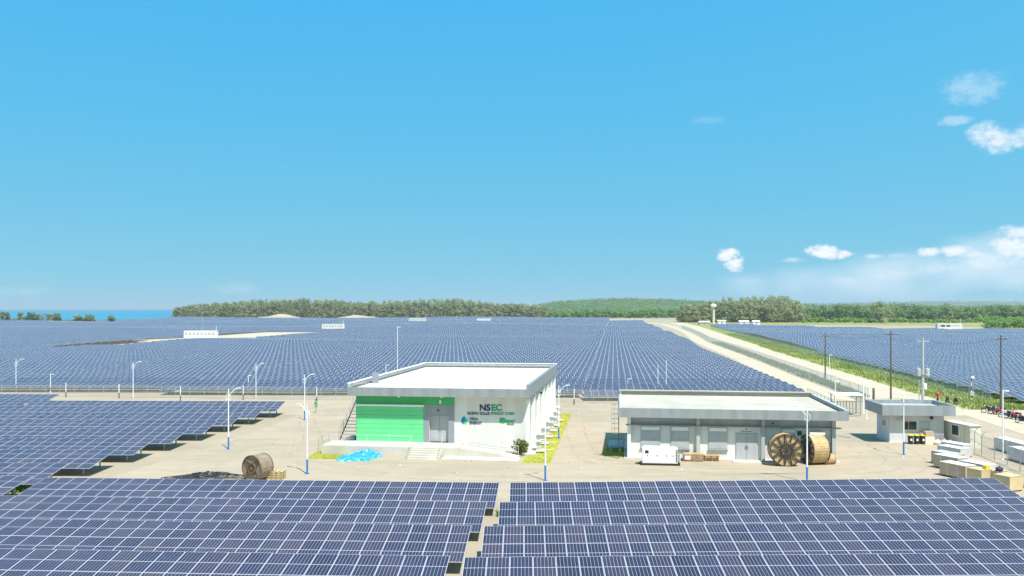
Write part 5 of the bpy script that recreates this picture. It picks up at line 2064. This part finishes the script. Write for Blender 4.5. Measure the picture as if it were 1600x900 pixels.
for i, (px, yt, yb, rf_, lab) in enumerate(((3, 486.5, 503, .3, 'leftmost coastal tree cut by the picture edge'), (12, 488, 503, .22, 'slim dark coastal tree second from the left'),
                                            (32, 489, 503, .25, 'spiky coastal tree third from the left'), (46, 488.5, 503, .38, 'round olive coastal tree in the left clump'),
                                            (60, 491, 503, .5, 'low coastal tree in the left clump middle'), (74, 491, 503, .45, 'low bushy coastal tree right of the clump middle'),
                                            (88, 490, 502.5, .36, 'dark round coastal tree ending the left clump'), (122, 493, 502, .45, 'pale coastal tree left of the sea gap pair'),
                                            (139, 492, 502, .5, 'bushy coastal tree of the sea gap pair'), (173, 491, 501.5, .36, 'lone dark coastal tree standing against the sea'))):
    D = 826 + (i % 3) * 3
    h = H + (HOR - yt) * D / F + 1.2
    rf_ *= 1.35
    tree('coastal_tree', (px - 800) * D / F, D, h, h * rf_, M_casu if i in (0, 1, 2, 4, 5, 7) else M_broad, 520, 1.3, 'broad', lab, 'coastal trees at the left')
tree('casuarina_tree', (1376 - 800) * 760 / F, 760, H + (HOR - 469.5) * 760 / F, 5.2, M_casu, 900, 1.7, 'casuarina', 'tall dark casuarina standing out of the trees behind the meadow', None)


# hills
def hill(name, pxs, D, depth, m_, amp, seed):
    rs = np.random.RandomState(seed)
    cols, rows = 90, 14
    px0, px1 = pxs[0][0], pxs[-1][0]
    vs__, fs__ = [], []
    ph = rs.uniform(0, 6.28, 8)
    for j in range(rows):
        v = j / (rows - 1)
        for i in range(cols):
            px = px0 + (px1 - px0) * i / (cols - 1)
            zt = H + (HOR - top_at(pxs, px)) * D / F
            y = D - depth * (1 - v)
            s = math.sin(v * math.pi / 2)
            z = zt * s + amp * s * (math.sin(px * .11 + ph[0] + v * 5) + .6 * math.sin(px * .23 + ph[1] - v * 9) + .4 * math.sin(px * .5 + ph[2])) * .3 + rs.uniform(-.2, .2) * amp * s
            vs__.append(((px - 800) * D / F, y, z if j else -2.0))
    for j in range(rows - 1):
        for i in range(cols - 1):
            k = j * cols + i
            fs__.append((k, k + 1, k + cols + 1, k + cols))
    back = len(vs__)
    for i in range(cols):
        x, y, z = vs__[(rows - 1) * cols + i]
        vs__.append((x, y + depth * .8, -5))
    for i in range(cols - 1):
        fs__.append(((rows - 1) * cols + i, (rows - 1) * cols + i + 1, back + i + 1, back + i))
    o_ = MB().add(vs__, fs__, m_).build(name, None, True)
    o_['kind'] = 'structure'
    # tree cover
    pick = rs.randint(0, rows * cols, 9000)
    base = np.array(vs__)[pick]
    sz = D / F * 2.6
    base = base + rs.normal(size=base.shape) * np.array([D / F * 5, depth / rows, D / F * .9])
    cover = quads_mesh('', base + np.array([0, 0, sz * .1]), sz, .6, rs)
    return o_, cover


M_hillg = layered('forested_hill', [((0.055, 0.115, 0.03), 1, 0, 1, 1), ((0.11, 0.16, 0.045), .012, .45, .6, .9), ((0.20, 0.20, 0.09), .02, .6, .7, .7)], .95, .8, .05, 6)
H1 = [(790, 484), (830, 479), (850, 475), (875, 472), (910, 469.5), (950, 467.5), (990, 468), (1030, 468.5), (1060, 471), (1100, 474), (1180, 475), (1260, 478)]
H2 = [(1150, 480), (1220, 477), (1300, 475), (1340, 474), (1400, 473.5), (1440, 471.5), (1480, 473), (1520, 471.5), (1560, 473), (1600, 474.5), (1660, 475), (1800, 478)]
H3 = [(1240, 486), (1330, 481), (1420, 479), (1500, 480.5), (1560, 478), (1640, 477), (1740, 480)]
cov = []
for nm, pr, D, dp, sd in (('hill', H1, 2600, 900, 1), ('far_hills', H2, 7000, 1500, 2), ('near_hill', H3, 1700, 500, 3)):
    o, cv = hill(nm, pr, D, dp, M_hillg, D / F * 1.3, sd)
    cov.append(cv)
o = link(bpy.data.objects.new('hill_forest', np_mesh('hill_forest', np.concatenate(cov), 4, [M_broad])))
tag(o, 'green forest covering the hills on the horizon', 'trees', kind='stuff')


# sand mounds at the wood's foot
def mound(px0, px1, py, hpx, D, seed):
    rs = np.random.RandomState(seed)
    w = (px1 - px0) * D / F
    n, k = 24, 8
    vs__, fs__ = [], []
    for j in range(k + 1):
        for i in range(n + 1):
            u, v = i / n * 2 - 1, j / k * 2 - 1
            z = max(0, (1 - u ** 4) * (1 - v ** 4)) ** 0.8 * hpx * (0.72 + .28 * math.cos(2.2 * (u - .3))) * D / F * (1 + .25 * math.sin(5 * u + seed) + rs.uniform(-.1, .1))
            vs__.append((u * w / 2, v * 12, z))
    for j in range(k):
        for i in range(n):
            a = j * (n + 1) + i
            fs__.append((a, a + 1, a + n + 2, a + n + 1))
    o_ = MB().add(vs__, fs__, M_mound).build('sand_mound', None, True)
    o_.location = (((px0 + px1) / 2 - 800) * D / F, D, 0)
    o_['kind'] = 'structure'


mound(398, 472, 497, 5.5, 1128, 1)
mound(520, 594, 497, 4.2, 1132, 2)

# grass on the verges and lawns
def tufts(name, pts, h, m_, label, w=0.16, blades=3):
    n = len(pts)
    pts = np.repeat(np.array(pts), blades, 0)
    k = len(pts)
    a = RS.uniform(0, 6.28, k)
    hh_ = h * RS.uniform(.5, 1.3, k)
    ln = RS.normal(size=(k, 2)) * hh_[:, None] * .35
    off = RS.normal(size=(k, 2)) * w * .8
    base = pts.copy()
    base[:, :2] += off
    d = np.stack([np.cos(a), np.sin(a), np.zeros(k)], 1) * w * .5
    tip = base.copy()
    tip[:, :2] += ln
    tip[:, 2] += hh_
    v = np.stack([base - d, base + d, tip], 1).reshape(-1, 3)
    o_ = link(bpy.data.objects.new(name, np_mesh(name, v, 3, [m_])))
    return tag(o_, label, 'grass', kind='stuff')


pts = []
for i in range(15000):
    y = 110 + 330 * RS.uniform() ** 1.6
    a, b_ = interp(RR, y), interp(FR, y) + 6
    x = a + (b_ - a) * RS.uniform() ** .8
    if RS.uniform() < .35 + .65 * (.5 + .5 * math.sin(y / 7 + x / 3)):
        pts.append((x + RS.normal() * .3, y, .0))
tufts('verge_grass', pts, .38, M_blade, 'rough green grass along the verge beyond the road', .3)
pts = []
for i in range(5000):
    y = 126 + 200 * RS.uniform() ** 1.5
    a, b_ = interp(FL, y) + .3, interp(RL, y) + .6
    pts.append((a + (b_ - a) * RS.uniform(), y, 0))
tufts('ditch_grass', pts, .45, leaf_mat('dry_grass_blade', (.30, .31, .17), (.40, .39, .24), .2), 'dull grey-green grass between the wire fence and the road', .28)
pts = []
for L_ in (LAWN1, LAWN2, LAWN3):
    for i in range(2600):
        u, v = RS.uniform(), RS.uniform()
        p = L_[0].lerp(L_[1], u).lerp(L_[3].lerp(L_[2], u), v)
        pts.append((p.x, p.y, .02))
tufts('lawn_grass', pts, .05, M_lawnblade, 'short yellow-green lawn grass beside the two buildings', .07)
# weeds under the left tables and in the gap
pts = []
for i in range(260):
    pts.append((-34 + RS.normal() * 1.0, 61.3 + RS.normal() * .7, 0))
for i in range(90):
    pts.append((-.55 + RS.normal() * .16, 53.6 + RS.normal() * .3, 0))
tufts('weeds', pts, .35, M_bushy, 'green weeds under the left tables and in the foreground gap', .12)


# shrubs by the main building
def shrub(px, py, h, w, label, n=160):
    o_ = empty('shrub', P(px, py), 0, label, 'shrub', 'shrubs by the ramp')
    c = np.abs(RS.normal(size=(n, 3))) * np.array([1, 1, 0]) * 0 + RS.normal(size=(n, 3)) * np.array([w * .35, w * .35, h * .24]) + np.array([0, 0, h * .55])
    c[:, 2] = np.clip(c[:, 2], .08, h)
    link(bpy.data.objects.new('foliage', np_mesh('foliage', quads_mesh('', c, h * .16, .2, RS, 1.8), 4, [M_shrub])), o_)
    q_ = MB()
    for i in range(4):
        a = i * 1.6
        q_.tube((0, 0, -.05), (w * .25 * math.cos(a), w * .25 * math.sin(a), h * .6), .03, .012, M_bark, 5)
    q_.build('stem', o_)


shrub(812, 712, 1.35, .6, 'tall olive shrub at the lettered wall corner', 260)
shrub(819, 709, 1.2, .6, 'smaller olive shrub squeezed against the wall corner')
shrub(794, 711.5, .45, .35, 'small reddish plant left of the two low ones by the ramp', 70)
shrub(802, 711.8, .45, .35, 'small plant right of the two low ones by the ramp', 70)


# ------------------------------------------------------------------ sea air
hz_m = bpy.data.materials.new('sea_haze')
hz_m.use_nodes = True
nt = hz_m.node_tree
nt.nodes.clear()
ho = nt.nodes.new('ShaderNodeOutputMaterial')
pvn = nt.nodes.new('ShaderNodeVolumePrincipled')
pvn.inputs['Color'].default_value = (0.86, 0.93, 1.0, 1)
pvn.inputs['Density'].default_value = 1.15e-4
pvn.inputs['Anisotropy'].default_value = 0.2
nt.links.new(pvn.outputs[0], ho.inputs['Volume'])
o = MB().box(-14500, 14500, -900, 14600, -7.0, 96.0, hz_m).build('haze')
o['kind'] = 'stuff'
tag(o, 'thin pale sea haze over the whole place', 'haze')

# loose stones and scraps on the yard
rs = np.random.RandomState(5)
pts = []
for i in range(420):
    x, y = rs.uniform(-30, 40), rs.uniform(60, 118)
    if (-17 < x < 6.5 and 73 < y < 108) or (8 < x < 31 and 70 < y < 89) or (x < -24):
        continue
    pts.append((x, y, .03))
o = link(bpy.data.objects.new('loose_stones', np_mesh('loose_stones', quads_mesh('', np.array(pts), rs.uniform(.08, .3, len(pts)), .8, rs), 4, [M_cpole])))
tag(o, 'loose stones scattered over the sandy yard', 'stones', kind='stuff')

# faint tyre tracks pressed into the yard
M_tread = layered('tyre_track', [((0.355, 0.295, 0.22), 1, 0, 1, 1), ((0.45, 0.37, 0.275), 0.9, 0.42, 0.58, 0.95), ((0.30, 0.25, 0.19), 3.0, 0.55, 0.7, 0.5)], 0.95, 0.3, 5.0)


def tyre_track(ctrl, gauge=1.7, w=0.24):
    c = [Vector(p) for p in ctrl]
    pts_ = []
    for i in range(len(c) - 1):
        p0, p1, p2, p3 = c[max(0, i - 1)], c[i], c[i + 1], c[min(len(c) - 1, i + 2)]
        for k_ in range(12):
            t_ = k_ / 12
            pts_.append(0.5 * ((2 * p1) + (p2 - p0) * t_ + (2 * p0 - 5 * p1 + 4 * p2 - p3) * t_ ** 2 + (3 * p1 - p0 - 3 * p2 + p3) * t_ ** 3))
    for sgn in (-1, 1):
        lf, rt = [], []
        for i in range(len(pts_)):
            d_ = (pts_[min(i + 1, len(pts_) - 1)] - pts_[max(i - 1, 0)]).normalized()
            n_ = Vector((-d_.y, d_.x))
            q_ = pts_[i] + n_ * sgn * gauge / 2
            ww = w * (.7 + .3 * math.sin(i * .9 + sgn))
            lf.append(q_ + n_ * ww / 2)
            rt.append(q_ - n_ * ww / 2)
        strip('tyre_track', lf, rt, 0.0165, M_tread)


tyre_track([(-24, 100), (-20, 86), (-17, 72), (-8, 66.5), (6, 65), (18, 66.5), (31, 68), (36, 80), (34, 92), (44, 100), (54, 106)])
tyre_track([(-20, 112), (-8, 113), (6, 112), (7, 98), (6.6, 84), (8, 72), (20, 68.5), (30, 72), (33, 84), (32, 96), (46, 108)], 1.9, .28)
